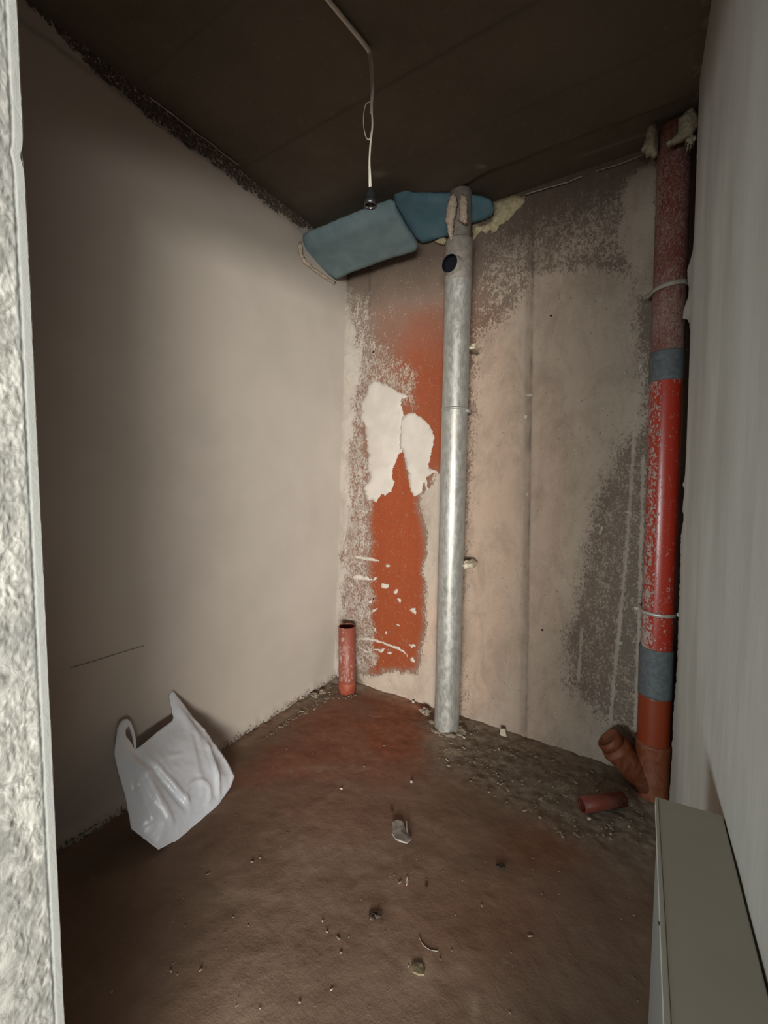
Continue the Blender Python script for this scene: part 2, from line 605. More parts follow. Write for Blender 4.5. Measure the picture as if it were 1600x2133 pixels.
mbag = Mat('white_plastic_bag', 0.30, 0.5)
mbag.color(mbag.mix(mbag.noise(5, 3, 0.5), (0.70, 0.73, 0.79), (0.80, 0.83, 0.88)))
mbag.bump(mbag.noise(22, 4, 0.55, (1, 1, 0.6), dist=0.8), 0.006, 0.35)
_tr = mbag.new('ShaderNodeBsdfTranslucent')
_tr.inputs[0].default_value = (0.7, 0.72, 0.75, 1)
_mx = mbag.new('ShaderNodeMixShader')
_mx.inputs[0].default_value = 0.12
_out = [n for n in mbag.nt.nodes if n.type == 'OUTPUT_MATERIAL'][0]
mbag.nt.links.new(mbag.b.outputs[0], _mx.inputs[1])
mbag.nt.links.new(_tr.outputs[0], _mx.inputs[2])
mbag.nt.links.new(_mx.outputs[0], _out.inputs[0])
M_BAG = mbag.m

# ------------------------------------------------------------------ the setting
H = 2.6
XL0, XL1 = -1.60, -1.552      # left wall, floor and ceiling
XR0, XR1 = 0.165, 0.100       # right wall
YB0, YB1 = 2.030, 2.078       # back wall


def xl(z): return XL0 + (XL1 - XL0) * z / H
def xr(z): return XR0 + (XR1 - XR0) * z / H
def yb(z): return YB0 + (YB1 - YB0) * z / H


NB = np.array([0, -1, (YB1 - YB0) / H]); NB /= np.linalg.norm(NB)
PB = np.array([0, YB0, 0.0])


def back_pos(x, z):
    rel = (fbm(x * 7, z * 5, 3) - 0.5) * 0.004
    # rough plaster strip and rounded corner on the left
    s = smooth(-1.43, -1.56, x)
    rel = rel + s * (0.012 + 0.008 * fbm(x * 40, z * 30, 5))
    # joint between two shuttering panels, and a fine one left of the red field
    X, Y = to_px(np.stack([x, yb(z), z], 1))
    rel -= 0.004 * np.exp(-((x + 0.415) / 0.008) ** 2)
    return np.stack([x, yb(z) - rel, z], 1)


def back_attrs(P, X, Y):
    P_X0 = X
    X = X + (fbm(P[:, 0] * 9, P[:, 2] * 9, 11) - 0.5) * 30
    Y = Y + (fbm(P[:, 0] * 9, P[:, 2] * 9, 12) - 0.5) * 40
    sp = softpoly
    X0 = P_X0
    # where skim or plaster covers the bare wall
    cover = np.zeros_like(X)
    strip = sp(X, Y, [(640, 560), (716, 570), (722, 640), (745, 700), (758, 780), (735, 850), (732, 950), (735, 1060),
                      (718, 1150), (712, 1280), (700, 1440), (640, 1440)], 26)
    cover = np.maximum(cover, strip)
    cover = np.maximum(cover, 0.42 * sp(X, Y, [(722, 600), (768, 610), (778, 700), (860, 770), (870, 860), (770, 820),
                                               (760, 900), (775, 1000), (768, 1100), (775, 1180), (790, 1300), (800, 1390),
                                               (720, 1400), (700, 1200)], 18))
    right = sp(X, Y, [(990, 700), (1060, 640), (1100, 570), (1180, 545), (1250, 560), (1290, 560), (1330, 540),
                      (1345, 900), (1290, 930), (1240, 1080), (1215, 1230), (1185, 1330), (1180, 1420), (1270, 1500),
                      (1400, 1560), (1400, 1700), (960, 1560), (950, 1300)], 62)
    cover = np.maximum(cover, right)
    cover = np.maximum(cover, 0.50 * sp(X, Y, [(1010, 470), (1110, 440), (1330, 360), (1345, 560), (1100, 600),
                                               (985, 680)], 60))
    cover = np.maximum(cover, 0.90 * sp(X, Y, [(1300, 360), (1370, 330), (1370, 620), (1320, 620), (1290, 500)], 20))
    cover = np.maximum(cover, 0.36 * sp(X, Y, [(1290, 900), (1400, 800), (1400, 1560), (1240, 1500), (1170, 1420),
                                               (1230, 1080)], 50))
    # thin drips of plaster
    for (a, b) in (((1322, 880), (1270, 1510)), ((1340, 940), (1322, 1540)), ((1213, 1290), (1205, 1420))):
        t = np.clip((Y - a[1]) / (b[1] - a[1]), 0, 1)
        xx = a[0] + (b[0] - a[0]) * t ** 1.3
        cover = np.maximum(cover, 0.85 * np.exp(-((X0 - xx) / 5.0) ** 2) * smooth(a[1], a[1] + 30, Y) * smooth(b[1] + 10, b[1] - 10, Y))
    # bottom and right of the lower red column
    cover = np.maximum(cover, sp(X, Y, [(880, 1010), (930, 980), (930, 1500), (760, 1440), (745, 1405), (870, 1405),
                                        (885, 1300)], 16))
    cover = np.maximum(cover, 0.25 * sp(X, Y, [(770, 1330), (880, 1330), (870, 1430), (760, 1430)], 20))
    cover = np.maximum(cover, 0.30 * blob(X, Y, 800, 790, 60, 60))
    # red primer
    red = 0.92 * sp(X, Y, [(835, 640), (960, 600), (960, 990), (850, 1000), (830, 860), (812, 800)], 38)
    red = np.maximum(red, 0.50 * sp(X, Y, [(775, 650), (960, 560), (960, 900), (770, 900)], 45))
    low = sp(0.25 * X + 0.75 * X0, Y, [(771, 1040), (815, 975), (830, 915), (842, 915), (852, 985), (872, 1040), (884, 1150), (882, 1300), (866, 1400), (771, 1400)], 12)
    red = np.maximum(red, low)
    red = np.maximum(red, 0.38 * sp(X, Y, [(715, 820), (775, 790), (775, 1390), (715, 1390)], 14))
    red = np.maximum(red, 0.45 * sp(X, Y, [(965, 540), (1030, 540), (1050, 700), (965, 760)], 25))
    red *= smooth(520, 800, Y + 0.35 * (860 - X) * (X < 860))
    cover = cover * (1 - 0.75 * low * smooth(771, 790, X))
    # warm cast in the skim
    tint = 0.75 * sp(X, Y, [(960, 560), (1080, 620), (1095, 900), (1090, 1300), (1040, 1480), (950, 1500)], 40)
    tint = np.maximum(tint, 0.55 * sp(X, Y, [(1080, 760), (1170, 800), (1200, 1000), (1180, 1300), (1090, 1350)], 45))
    tint = np.maximum(tint, 0.9 * sp(X, Y, [(880, 1250), (920, 1250), (920, 1370), (872, 1370)], 40))
    tint = np.maximum(tint, 0.30)
    tint = tint * (1 - 0.8 * sp(X, Y, [(876, 1000), (925, 1000), (925, 1200), (882, 1200)], 14))
    sx_ = X0 - (1118 - 0.014 * Y)
    dark = (0.42 * smooth(-20, -6, sx_) * smooth(3.5, 0, sx_) + 0.30 * np.exp(-(sx_ / 3.0) ** 2)) * (0.5 + 1.1 * fbm(P[:, 0] * 30, P[:, 2] * 9, 14))
    dark = np.maximum(dark, 0.6 * np.exp(-((X0 - 770) / 3.0) ** 2) * smooth(820, 560, Y))
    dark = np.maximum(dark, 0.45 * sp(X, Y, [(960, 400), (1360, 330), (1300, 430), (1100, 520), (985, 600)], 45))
    heavy = sp(X, Y, [(640, 560), (716, 570), (760, 640), (775, 780), (775, 1400), (640, 1440)], 12)
    return dict(cover=cover, red=red, tint=tint, dark=dark, heavy=heavy)


wall_back = grid_mesh('wall_back', np.arange(-1.68, 0.40, 0.006), np.arange(-0.02, 2.75, 0.006), back_pos, M_BACK,
                      back_attrs, flip=False)
tag(wall_back, kind='structure')


def left_pos(y, z):
    bump = (fbm(y * 2.2, z * 2.2, 21, 3) - 0.5) * 0.010
    # lumps along the foot of the wall and the recessed band under the ceiling
    foot = smooth(0.07, 0.0, z) * (0.012 + 0.02 * fbm(y * 25, z * 25, 22))
    band = smooth(2.52, 2.55, z + 0.03 * (fbm(y * 18, z * 18, 23) - 0.5)) * 0.006
    return np.stack([xl(z) + bump + foot - band, y, z], 1)


def left_attrs(P, X, Y):
    y, z = P[:, 1], P[:, 2]
    zz = z + 0.05 * (fbm(y * 14, z * 14, 24) - 0.5)
    lim = 2.538 + 0.022 * smooth(1.35, 1.75, y) + 0.06 * smooth(0.78, 0.60, y)
    cover = 1 - smooth(lim - 0.025, lim + 0.012, zz) * 0.86
    cover = np.minimum(cover, 1 - 0.55 * smooth(0.050, 0.0, z + 0.03 * (fbm(y * 30, z * 30, 25) - 0.5)))
    brown_tone = 0.28 * blob(X, Y, 95, 1450, 60, 170) + 0.35 * smooth(0.05, 0.0, z)  # browner beside the door reveal and towards the foot
    brown_tone = brown_tone * (0.4 + 1.2 * fbm(y * 10, z * 10, 26))
    return dict(cover=cover, brown_tone=brown_tone)


wall_left = grid_mesh('wall_left', np.arange(0.10, 2.10, 0.008), np.arange(-0.02, 2.70, 0.008), left_pos, M_LEFT, left_attrs)
tag(wall_left, kind='structure')

# right wall: a thick coat of plaster that stops short of the pipe chase, its rear edge broken
edge_px = [(1458, 200), (1452, 300), (1450, 420), (1448.7, 480), (1447, 514), (1438.6, 544), (1432, 564), (1432.7, 588),
           (1436, 605), (1433.5, 623), (1425, 640), (1423, 664), (1432.7, 666), (1436, 674), (1437, 686), (1440, 699),
           (1438, 713), (1438, 733), (1438.6, 750), (1437, 775), (1438, 830), (1434, 887), (1435.6, 952), (1426, 1000),
           (1421, 1010), (1427, 1022), (1421, 1058), (1426, 1075), (1419, 1114), (1416, 1195), (1413, 1325), (1408, 1422),
           (1403, 1487), (1400, 1560), (1397, 1622), (1394, 1670), (1390, 1720)]
YE = 1.90
ez = np.array([at(px, py, 'y', YE) for px, py in edge_px])
ez = ez[np.argsort(ez[:, 2])]


def right_pos(y, z):
    e = np.interp(z, ez[:, 2], ez[:, 0])
    e = e + (fbm(z * 70, z * 0, 31) - 0.5) * 0.006
    base = xr(z) + (fbm(y * 3, z * 2, 32, 3) - 0.5) * 0.008 * smooth(1.9, 1.7, y)
    k = smooth(YE - 0.10, YE, y)
    return np.stack([base * (1 - k) + e * k, y, z], 1)


wall_right = grid_mesh('wall_right', np.append(np.arange(0.06, YE, 0.01), YE), np.arange(-0.02, 2.70, 0.008), right_pos,
                       M_RIGHT, flip=True)
tag(wall_right, kind='structure')
# broken rear face of that coat, running back into the chase


def broken_pos(u, z):
    e = np.interp(z, ez[:, 2], ez[:, 0]) + (fbm(z * 70, z * 0, 31) - 0.5) * 0.006
    x = e * (1 - u) + 0.30 * u
    y = YE + 0.02 * np.minimum(u * 4, 1) * fbm(u * 30, z * 40, 33)
    return np.stack([x, y, z], 1)


be = grid_mesh('plaster_edge', np.linspace(0, 1, 20), np.arange(-0.02, 2.70, 0.008), broken_pos, M_BROKEN,
               parent=wall_right, flip=True)
bm = bmesh.new()
add_box(bm, (0.235, YE + 0.005, -0.02), (0.42, 2.12, 2.70))
wc = from_bm('wall_chase', bm, M_BROKEN, None, False)
tag(wc, kind='structure')

# floor


def floor_pos(x, y):
    z = (fbm(x * 6, y * 6, 41) - 0.5) * 0.010
    X, Y = to_px(np.stack([x, y, 0 * x], 1))
    g = softpoly(X, Y, [(900, 1500), (960, 1480), (1260, 1580), (1420, 1640), (1420, 1800), (1300, 1780), (1180, 1740),
                        (1000, 1640), (920, 1580)], 35)
    z = z + g * 0.011 * (fbm(x * 28, y * 28, 42) - 0.4)
    z = z + smooth(0.10, 0.0, 2.04 - y) * 0.018 * fbm(x * 18, y * 18, 43)
    z = z + smooth(0.10, 0.0, x - XL0) * 0.022 * fbm(x * 22, y * 22, 44)
    z = z + 0.02 * np.exp(-((x + 0.78) ** 2 + (y - 1.88) ** 2) / 0.10 ** 2)
    return np.stack([x, y, z - 0.004], 1)


def floor_attrs(P, X, Y):
    n = fbm(P[:, 0] * 5, P[:, 1] * 5, 45)
    X2, Y2 = X + (n - 0.5) * 120, Y + (fbm(P[:, 0] * 5, P[:, 1] * 5, 46) - 0.5) * 60
    red = 0.95 * softpoly(X2, Y2, [(740, 1440), (870, 1465), (900, 1500), (890, 1570), (800, 1590), (740, 1520)], 30)
    red = np.maximum(red, 0.60 * softpoly(X2, Y2, [(560, 1530), (700, 1440), (880, 1470), (880, 1620), (700, 1640), (500, 1640)], 40))
    red = np.maximum(red, 0.55 * blob(X2, Y2, 1120, 1770, 130, 60))
    red = np.maximum(red, 0.30 * blob(X2, Y2, 1000, 1900, 220, 120))
    red = np.maximum(red, 0.28 * blob(X2, Y2, 700, 1680, 250, 90))
    red = red * (0.6 + 0.7 * n)
    grime = softpoly(X2, Y2, [(890, 1470), (960, 1470), (1260, 1580), (1440, 1640), (1440, 1800), (1330, 1800), (1180, 1730),
                              (1010, 1630), (920, 1590)], 60)
    grime = np.maximum(grime, 0.8 * softpoly(X, Y, [(560, 1520), (700, 1400), (760, 1420), (750, 1450), (690, 1450), (590, 1500)], 14))
    pale = 0.5 * blob(X, Y, 870, 2020, 26, 20) + 0.25 * blob(X, Y, 485, 1870, 50, 18) + 0.22 * blob(X, Y, 690, 1600, 60, 8)
    pale = np.maximum(pale, 0.35 * blob(X, Y, 945, 1568, 26, 10))
    pale = np.maximum(pale, 0.30 * blob(X, Y, 990, 2100, 8, 26))
    return dict(red=red, grime=grime, pale=pale)


floor = grid_mesh('floor', np.arange(-1.70, 0.42, 0.007), np.arange(0.05, 2.12, 0.007), floor_pos, M_FLOOR, floor_attrs)
tag(floor, kind='structure')

# ceiling with the shallow recess along the back wall
step_y = lambda x: 1.86 + 0.03 * (fbm(x * 8, x * 0, 51) - 0.5) + 0.04 * smooth(-0.6, -0.9, x)


def ceil_pos(x, y):
    rec = smooth(-0.006, 0.006, y - step_y(x)) * smooth(-0.98, -0.93, x)
    n = (fbm(x * 4, y * 4, 52) - 0.5) * 0.006
    return np.stack([x, y, H + rec * 0.016 + n + 0.002], 1)


def ceil_attrs(P, X, Y):
    x, y = P[:, 0], P[:, 1]
    w = (fbm(x * 12, y * 3, 53) - 0.5) * 0.006
    line = np.zeros_like(x)
    for yy, s in ((at(650, 270, 'z', H)[1], 0.42), (at(420, 170, 'z', H)[1] - 0.1, 0.25), (1.62, 0.2)):
        line = np.maximum(line, s * np.exp(-((y - yy - w) / 0.006) ** 2))
    line = np.maximum(line, 0.45 * np.exp(-((y - step_y(x)) / 0.008) ** 2) * smooth(-1.0, -0.9, x))
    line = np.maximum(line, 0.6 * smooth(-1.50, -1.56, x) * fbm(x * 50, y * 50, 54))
    pale = 0.35 * blob(X, Y, 790, 362, 16, 6) + 0.5 * blob(X, Y, 1003, 347, 9, 4)
    pale = pale + 0.30 * smooth(0.53, 0.62, fbm(x * 30, y * 30, 55)) * smooth(0.05, 0.09, x)
    pale = pale + 0.25 * np.exp(-((Y - (345 - 0.34 * (X - 1280) * 1.0 - 44)) / 3) ** 2) * smooth(1180, 1230, X)
    return dict(line=line, pale=pale)


ceiling = grid_mesh('ceiling', np.arange(-1.66, 0.42, 0.008), np.arange(0.05, 2.14, 0.008), ceil_pos, M_CEIL, ceil_attrs,
                    flip=True)
tag(ceiling, kind='structure')

# front wall with the doorway: the rough left reveal stands right beside the camera
jt, jb = at(35, 0, 'y', 0.22), at(135, 2133, 'y', 0.22)


def jx(z): return jb[0] + (jt[0] - jb[0]) * (z - jb[2]) / (jt[2] - jb[2])


def reveal_pos(y, z):
    rough = smooth(0.211, 0.205, y)
    n = fbm(y * 110, z * 80, 61) - 0.5
    ridge = np.abs(fbm(y * 160 + 3 * fbm(y * 40, z * 40, 62), z * 90, 63) - 0.5)
    x = jx(z) + rough * (n * 0.0022 - ridge * 0.0045 + 0.001)
    chip = np.exp(-((z - at(35, 345, 'y', 0.22)[2]) / 0.010) ** 2) * 0.003
    nib = (fbm(z * 60, z * 0, 64) - 0.5) * 0.0008
    yy = y - smooth(0.19, 0.22, y) * (chip + nib)
    bead = np.exp(-((y - 0.2095) / 0.0012) ** 2) * 0.0012
    return np.stack([x - bead, yy, z], 1)


def reveal_attrs(P, X, Y):
    return dict(bead=smooth(0.208, 0.211, P[:, 1] + 0.004))


wall_front = bpy.data.objects.new('wall_front', None)
bm = bmesh.new()
zlo, zhi = -0.02, 2.70
DOOR = 2.0
# left pier (behind the reveal surface), lintel and right pier
add_box(bm, (-2.6, 0.06, zlo), (-0.69, 0.212, zhi))
add_box(bm, (-0.70, 0.06, DOOR), (0.16, 0.22, zhi))
add_box(bm, (0.19, 0.06, zlo), (7.0, 0.22, zhi))
bpy.data.objects.remove(wall_front)
wall_front = from_bm('wall_front', bm, M_RIGHT, None, False)
tag(wall_front, kind='structure')
rv = grid_mesh('door_reveal', np.concatenate([np.linspace(0.06, 0.17, 12), np.arange(0.1715, 0.2201, 0.0012)]),
               np.arange(0.0, 2.62, 0.0022), reveal_pos, M_JAMB, reveal_attrs, parent=wall_front)


def jamb_back(u, z):
    x = jx(z) - (u * (1.62 + jx(z)))
    chip = np.exp(-((z - at(35, 345, 'y', 0.22)[2]) / 0.010) ** 2) * 0.003
    nib = (fbm(z * 60, z * 0, 64) - 0.5) * 0.0008
    return np.stack([x, 0.22 - (chip + nib) * smooth(0.05, 0.0, u), z], 1)


grid_mesh('door_wall_inside', np.linspace(0, 1, 30), np.arange(0.0, 2.62, 0.02), jamb_back, M_LEFT, parent=wall_front, flip=True)

# the room behind the camera
M_HALL = simple('hall_plaster', (0.36, 0.35, 0.33), rough=0.9)
for nm, lo, hi in (('floor_hall', (-2.6, -6.2, -0.06), (7.0, 0.06, -0.004)),
                   ('ceiling_hall', (-2.6, -6.2, 2.6), (7.0, 0.06, 2.66)),
                   ('wall_hall_left', (-2.66, -6.2, 0), (-2.6, 0.06, 2.6)),
                   ('wall_hall_right', (7.0, -6.2, 0), (7.06, 0.06, 2.6)),
                   ('wall_hall_back', (-2.66, -6.26, 0), (7.06, -6.2, 2.6))):
    bm = bmesh.new()
    add_box(bm, lo, hi)
    tag(from_bm(nm, bm, M_CEIL if nm == 'ceiling_hall' else (M_FLOOR if nm == 'floor_hall' else M_HALL), None, False), kind='structure')

# ------------------------------------------------------------------ filler on the back wall
domed = lambda h, f: (lambda X, Y, D: h * smooth(0, f, D) + 0.0006)
PATCH_A = [(767.6, 800.5), (786.6, 795), (802, 799), (822, 813), (850, 823), (847, 829.6), (834.7, 833), (838.5, 851),
           (842, 866), (838.5, 889), (836, 919.5), (837, 937), (827, 952), (822, 970), (815.7, 990), (820.8, 1010.6),
           (812, 1028), (791.6, 1033), (784, 1046), (763.8, 1038.5), (758.7, 1015.7), (771.4, 995), (766, 977.7),
           (766, 947), (762.5, 914), (758.7, 881.5), (751, 874), (752.4, 838.5), (761, 826)]
PATCH_B = [(836, 872), (848, 862), (860, 858.7), (877.7, 868.9), (893, 884), (904, 904), (903, 924.6), (896.7, 949.9),
           (891.6, 975), (910, 981.5), (895, 990), (888, 995), (893, 1034), (883, 1002), (877.7, 1028), (862.5, 1036),
           (855, 1023), (850, 990), (846, 970), (841, 947), (833, 927), (834, 894)]
pb = PB + NB * 0.003
sheet('filler_patch', PATCH_A, pb, NB, M_PATCH, wall_back, 2.5, 4.2, domed(0.0030, 6), 0.002, 1, grid=7)
sheet('filler_patch', PATCH_B, pb + NB * 0.001, NB, M_PATCH, wall_back, 2.5, 2.4, domed(0.0035, 6), 0.003, 2, grid=7)


def ragged(cx, cy, w, h, ang, k, seed):
    random.seed(seed)
    out = []
    for i in range(k):
        t = 2 * math.pi * i / k
        r = random.uniform(0.55, 1.15)
        x, y = math.cos(t) * w * r, math.sin(t) * h * r
        out.append((cx + x * math.cos(ang) - y * math.sin(ang), cy + x * math.sin(ang) + y * math.cos(ang)))
    return out


def stroke(pts, w, seed):
    random.seed(seed)
    up, dn = [], []
    for i, (x, y) in enumerate(pts):
        e = 0.35 if i in (0, len(pts) - 1) else 1
        up.append((x, y - w * e * random.uniform(0.5, 1.2)))
        dn.append((x, y + w * e * random.uniform(0.5, 1.2)))
    return up + dn[::-1]


splats = [stroke([(700, 1155), (730, 1158), (757, 1163), (775, 1165), (790, 1169)], 3.5, 1),
          stroke([(700, 1200), (722, 1202), (745, 1202), (765, 1206), (776, 1208)], 5, 2),
          ragged(809, 1179, 5, 4, 0.4, 7, 3), ragged(780, 1206, 5, 7, 0.2, 7, 4), ragged(802, 1220, 8, 6, 0.5, 9, 5),
          ragged(824, 1232, 5, 7, 0.3, 7, 6), ragged(832, 1250, 5, 8, -0.4, 7, 7), ragged(861, 1272, 10, 6, 0.5, 8, 8),
          ragged(771, 1254, 5, 4, 0.2, 7, 9), stroke([(768, 1280), (776, 1272), (787, 1268)], 2.5, 10),
          stroke([(745, 1332), (762, 1331), (782, 1334), (806, 1342), (830, 1350), (846, 1362), (850, 1370)], 3.2, 11),
          stroke([(747, 1345), (758, 1356), (772, 1358)], 3, 12), stroke([(780, 1352), (795, 1356), (803, 1350)], 3.2, 13),
          ragged(812, 1360, 6, 3, 0.2, 7, 14), ragged(859, 1345, 8, 5, 0.4, 8, 15), ragged(804, 1318, 4, 4, 0.7, 7, 16),
          ragged(780, 1312, 3, 4, 0, 6, 17), ragged(828, 1302, 6, 2, 0.5, 6, 18), ragged(860, 1375, 7, 5, 0.7, 7, 19),
          stroke([(893, 980), (902, 982), (912, 985)], 2.5, 20),
          ragged(1252, 1105, 4, 10, 0.4, 8, 21), ragged(1310, 1067, 7, 4, 0.6, 7, 22), ragged(1292, 1338, 6, 5, 0.5, 7, 23),
          ragged(1240, 845, 3, 2, 0, 6, 24), ragged(1335, 762, 4, 9, 0.5, 8, 25), ragged(1303, 776, 4, 5, 0.6, 7, 26),
          ragged(1103, 823, 7, 4, -0.3, 8, 27), ragged(1094, 868, 6, 6, 0.2, 8, 28), ragged(1097, 1030, 3, 4, 0, 6, 29),
          ragged(1190, 1156, 2, 6, 0.1, 6, 30), ragged(1020, 1459, 4, 2, -0.7, 6, 31), ragged(1048, 780, 4, 3, -0.4, 6, 32),
          ragged(1018, 782, 7, 1.6, -0.2, 6, 33)]
for i, p in enumerate(splats):
    sheet('filler_splash', p, pb - NB * 0.001, NB, M_SPLAT, wall_back, 2, 2.2, lambda X, Y, D: 0.0015 * smooth(0, 2, D) + 0.001,
          0.002, i, grid=4)
for px, py, r in ((1148, 658, 0.007), (1130, 1312, 0.007), (778, 733, 0.009), (778, 1248, 0.008), (1165, 617, 0.003),
                  (1166, 622, 0.003), (1295, 905, 0.003), (1250, 902, 0.003), (1266, 865, 0.003)):
    p = Vector(on_plane(px, py, pb, NB))
    bm = bmesh.new()
    n = Vector(NB)
    pts = [p + n * 0.0015 + (Vector((math.cos(t), 0, math.sin(t))) * r * (0.75 + 0.4 * mnoise.noise(Vector((t, px, 0)))))
           for t in [k * math.pi / 7 for k in range(14)]]
    c0 = bm.verts.new(p - n * 0.001)
    vs_ = [bm.verts.new(q) for q in pts]
    for k in range(14):
        bm.faces.new([vs_[k], vs_[(k + 1) % 14], c0])
    from_bm('drill_hole', bm, M_DARK, wall_back)


def ridge(name, pts, r, mat, parent, seed=0, squash=0.6):
    bm = bmesh.new()
    sp_ = spline(pts, 8)
    rs = [max(0.0008, r * (0.6 + 0.9 * abs(mnoise.noise(Vector((i * 0.4, seed, 0)))))) * (0.3 if i in (0, len(sp_) - 1) else 1)
          for i in range(len(sp_))]
    sp_ = [p + Vector((mnoise.noise(p * 30), mnoise.noise(p * 31), mnoise.noise(p * 29))) * r * 0.8 for p in sp_]
    tube(bm, sp_, rs, 8)
    return from_bm(name, bm, mat, parent)


# thin ridges of filler squeezed out along the ceiling
ridge('filler_ridge', [at(px, py, 'z', H - 0.004) for px, py in ((309, 200), (365, 243), (440, 300), (480, 331), (499, 344))],
      0.0035, M_RIDGE, ceiling, 1)
ridge('filler_ridge', [at(px, py, 'y', 2.062) for px, py in ((1094, 406), (1136, 392), (1180, 380), (1215, 366))], 0.004,
      M_RIDGE, wall_back, 2)
ridge('filler_ridge', [at(px, py, 'y', 2.062) for px, py in ((1240, 357), (1280, 345), (1320, 331), (1343, 321))], 0.003,
      M_RIDGE, wall_back, 3)

# long scratch in the left wall plaster
bm = bmesh.new()
tube(bm, [at(px, py, 'x', -1.578) for px, py in ((148, 1391), (200, 1376), (250, 1360), (300, 1345))], 0.0009, 6)
from_bm('crack', bm, M_LITTER, wall_left)

# ------------------------------------------------------------------ blue foam boards in the ceiling corner
p1 = np.array([-1.55, 1.67, 2.468])
nb1 = np.array([0.029, -0.29, -0.957])
BOARD1 = [(629, 503), (640, 494), (664, 486), (700, 471), (740, 455), (780, 440), (812, 429), (820, 434), (828, 450),
          (848, 484), (869, 516), (866, 527), (800, 546), (760, 561), (726, 573), (712, 581), (700, 586), (675, 570),
          (648, 552), (634, 535)]
b1 = sheet('foam_board', BOARD1, p1, nb1, M_BLUE, None, 5, 1.2,
           lambda X, Y, D: -0.010 + 0.010 * smooth(0, 6, D) - 0.022 * smooth(26, 0, (Y - 494 + 0.378 * (X - 640)) * 0.935) + 0.0008 * (fbm(X * 0.1, Y * 0.1, 71) - 0.5), 0.040, 3)
tag(b1, 'long blue-grey foam board wedged in the corner between left wall and ceiling', 'insulation board', 'blue foam boards under the ceiling')

BOARD2 = [(821, 411), (833, 404), (847, 399), (860, 407), (880, 408), (930, 410), (960, 411), (1000, 416), (1022, 423),
          (1030, 440), (1026, 455), (1008, 464), (984, 470), (950, 488), (932, 500), (905, 505), (879, 511), (866, 500), (845, 474),
          (825, 448), (820, 436)]
P2a = at(830, 405, 'z', 2.59)
P2b = at(880, 510, 'y', 2.035)
P2c = at(1026, 450, 'y', 2.045)
nb2 = np.cross(P2b - P2a, P2c - P2a); nb2 /= np.linalg.norm(nb2)
if np.dot(nb2, O - P2a) < 0: nb2 = -nb2
b2 = sheet('foam_board', BOARD2, P2a, nb2, M_BLUE2, None, 5, 1.2,
           lambda X, Y, D: -0.014 + 0.014 * smooth(0, 10, D), 0.028, 4)
tag(b2, 'darker blue foam board behind the metal duct under the ceiling', 'insulation board', 'blue foam boards under the ceiling')

# mounting foam: right of board 2
FOAM1 = [(1024, 425), (1040, 416), (1062, 409), (1075, 405), (1084, 411), (1094, 408), (1092, 420), (1084, 433), (1076, 437),
         (1066, 452), (1052, 462), (1040, 468), (1034, 482), (1026, 485), (1020, 478), (1012, 487), (1003, 480), (996, 486),
         (986, 502), (984, 470), (988, 466), (1004, 470), (1022, 462), (1029, 446)]
f1_ = sheet('mounting_foam', FOAM1, pb, NB, M_FOAM, None, 3, 2.2,
            lambda X, Y, D: 0.022 * smooth(0, 12, D) * (0.5 + fbm(X * 0.15, Y * 0.15, 72)) + 0.001, 0.004, 5, grid=4)
tag(f1_, 'ragged yellow mounting foam right of the darker blue foam board', 'foam', )
FOAM2 = [(626, 502), (631, 512), (631, 528), (637, 540), (652, 556), (676, 572), (700, 588), (697, 592), (676, 580), (650, 561),
         (632, 547), (624, 527), (622, 510)]
pl = np.array([xl(2.4) + 0.006, 0, 2.4]); nl = np.array([1, 0, -(XL1 - XL0) / H])
f2_ = sheet('mounting_foam', FOAM2, pl, nl, M_FOAM_PINK, None, 3, 1.2,
            lambda X, Y, D: 0.010 * smooth(0, 4, D) + 0.001, 0.004, 6, grid=4)
tag(f2_, 'thin pale foam seam along the left end of the long foam board', 'foam')
FOAM3 = [(905, 503), (915, 497), (927, 494), (930, 502), (922, 508), (912, 505)]
f3_ = sheet('mounting_foam', FOAM3, pb + NB * 0.03, NB, M_FOAM, None, 3, 1.0,
            lambda X, Y, D: 0.010 * smooth(0, 4, D) + 0.001, 0.02, 7, grid=4)
tag(f3_, 'small pale foam scrap under the darker foam board left of the duct', 'foam')

# ------------------------------------------------------------------ metal duct
RY = 1.895


def duct_x(py):
    # centre line of the duct at photograph height py
    t = (py - 520) / (1520 - 520)
    return 953.5 + (930 - 953.5) * t


dz = lambda py, yy=RY: at(duct_x(py), py, 'y', yy)
base_p = dz(1532, RY - 0.05)
bx0, bx1 = at(duct_x(1400), 1400, 'y', RY)[0], at(duct_x(540), 540, 'y', RY)[0]
z_a, z_b = at(930, 1400, 'y', RY)[2], at(954, 540, 'y', RY)[2]


def dc(z):
    return Vector((bx0 + (bx1 - bx0) * (z - z_a) / (z_b - z_a), RY + 0.02 * z / 2.6, z))


RD = 0.0625
duct = empty('metal_duct', dc(0.0), 'tall shiny galvanised metal duct standing at the middle of the back wall', 'duct')


def duct_piece(name, z0, z1, r, mat, extra=(), parent=duct, n=48, dent=0.0012, bead=None):
    bm = bmesh.new()
    zs = np.arange(z0, z1, 0.012).tolist() + [z1]
    rings = []
    for z in zs:
        c_ = dc(z)
        ring = []
        for k in range(n):
            t = 2 * math.pi * k / n
            rr = r + dent * mnoise.noise(Vector((math.cos(t) * 2, math.sin(t) * 2, z * 9)))
            for (zb, wb, hb) in extra:
                # spiral seams: the seam climbs with the angle
                rr += hb * math.exp(-((z - zb - 0.0) / wb) ** 2)
            ring.append(bm.verts.new(c_ + Vector((math.cos(t) * rr, math.sin(t) * rr, 0))))
        rings.append(ring)
    for a, b in zip(rings[:-1], rings[1:]):
        for k in range(n):
            bm.faces.new([a[k], a[(k + 1) % n], b[(k + 1) % n], b[k]])
    bm.faces.new(rings[0][::-1])
    bm.faces.new(rings[-1])
    return from_bm(name, bm, mat, parent)


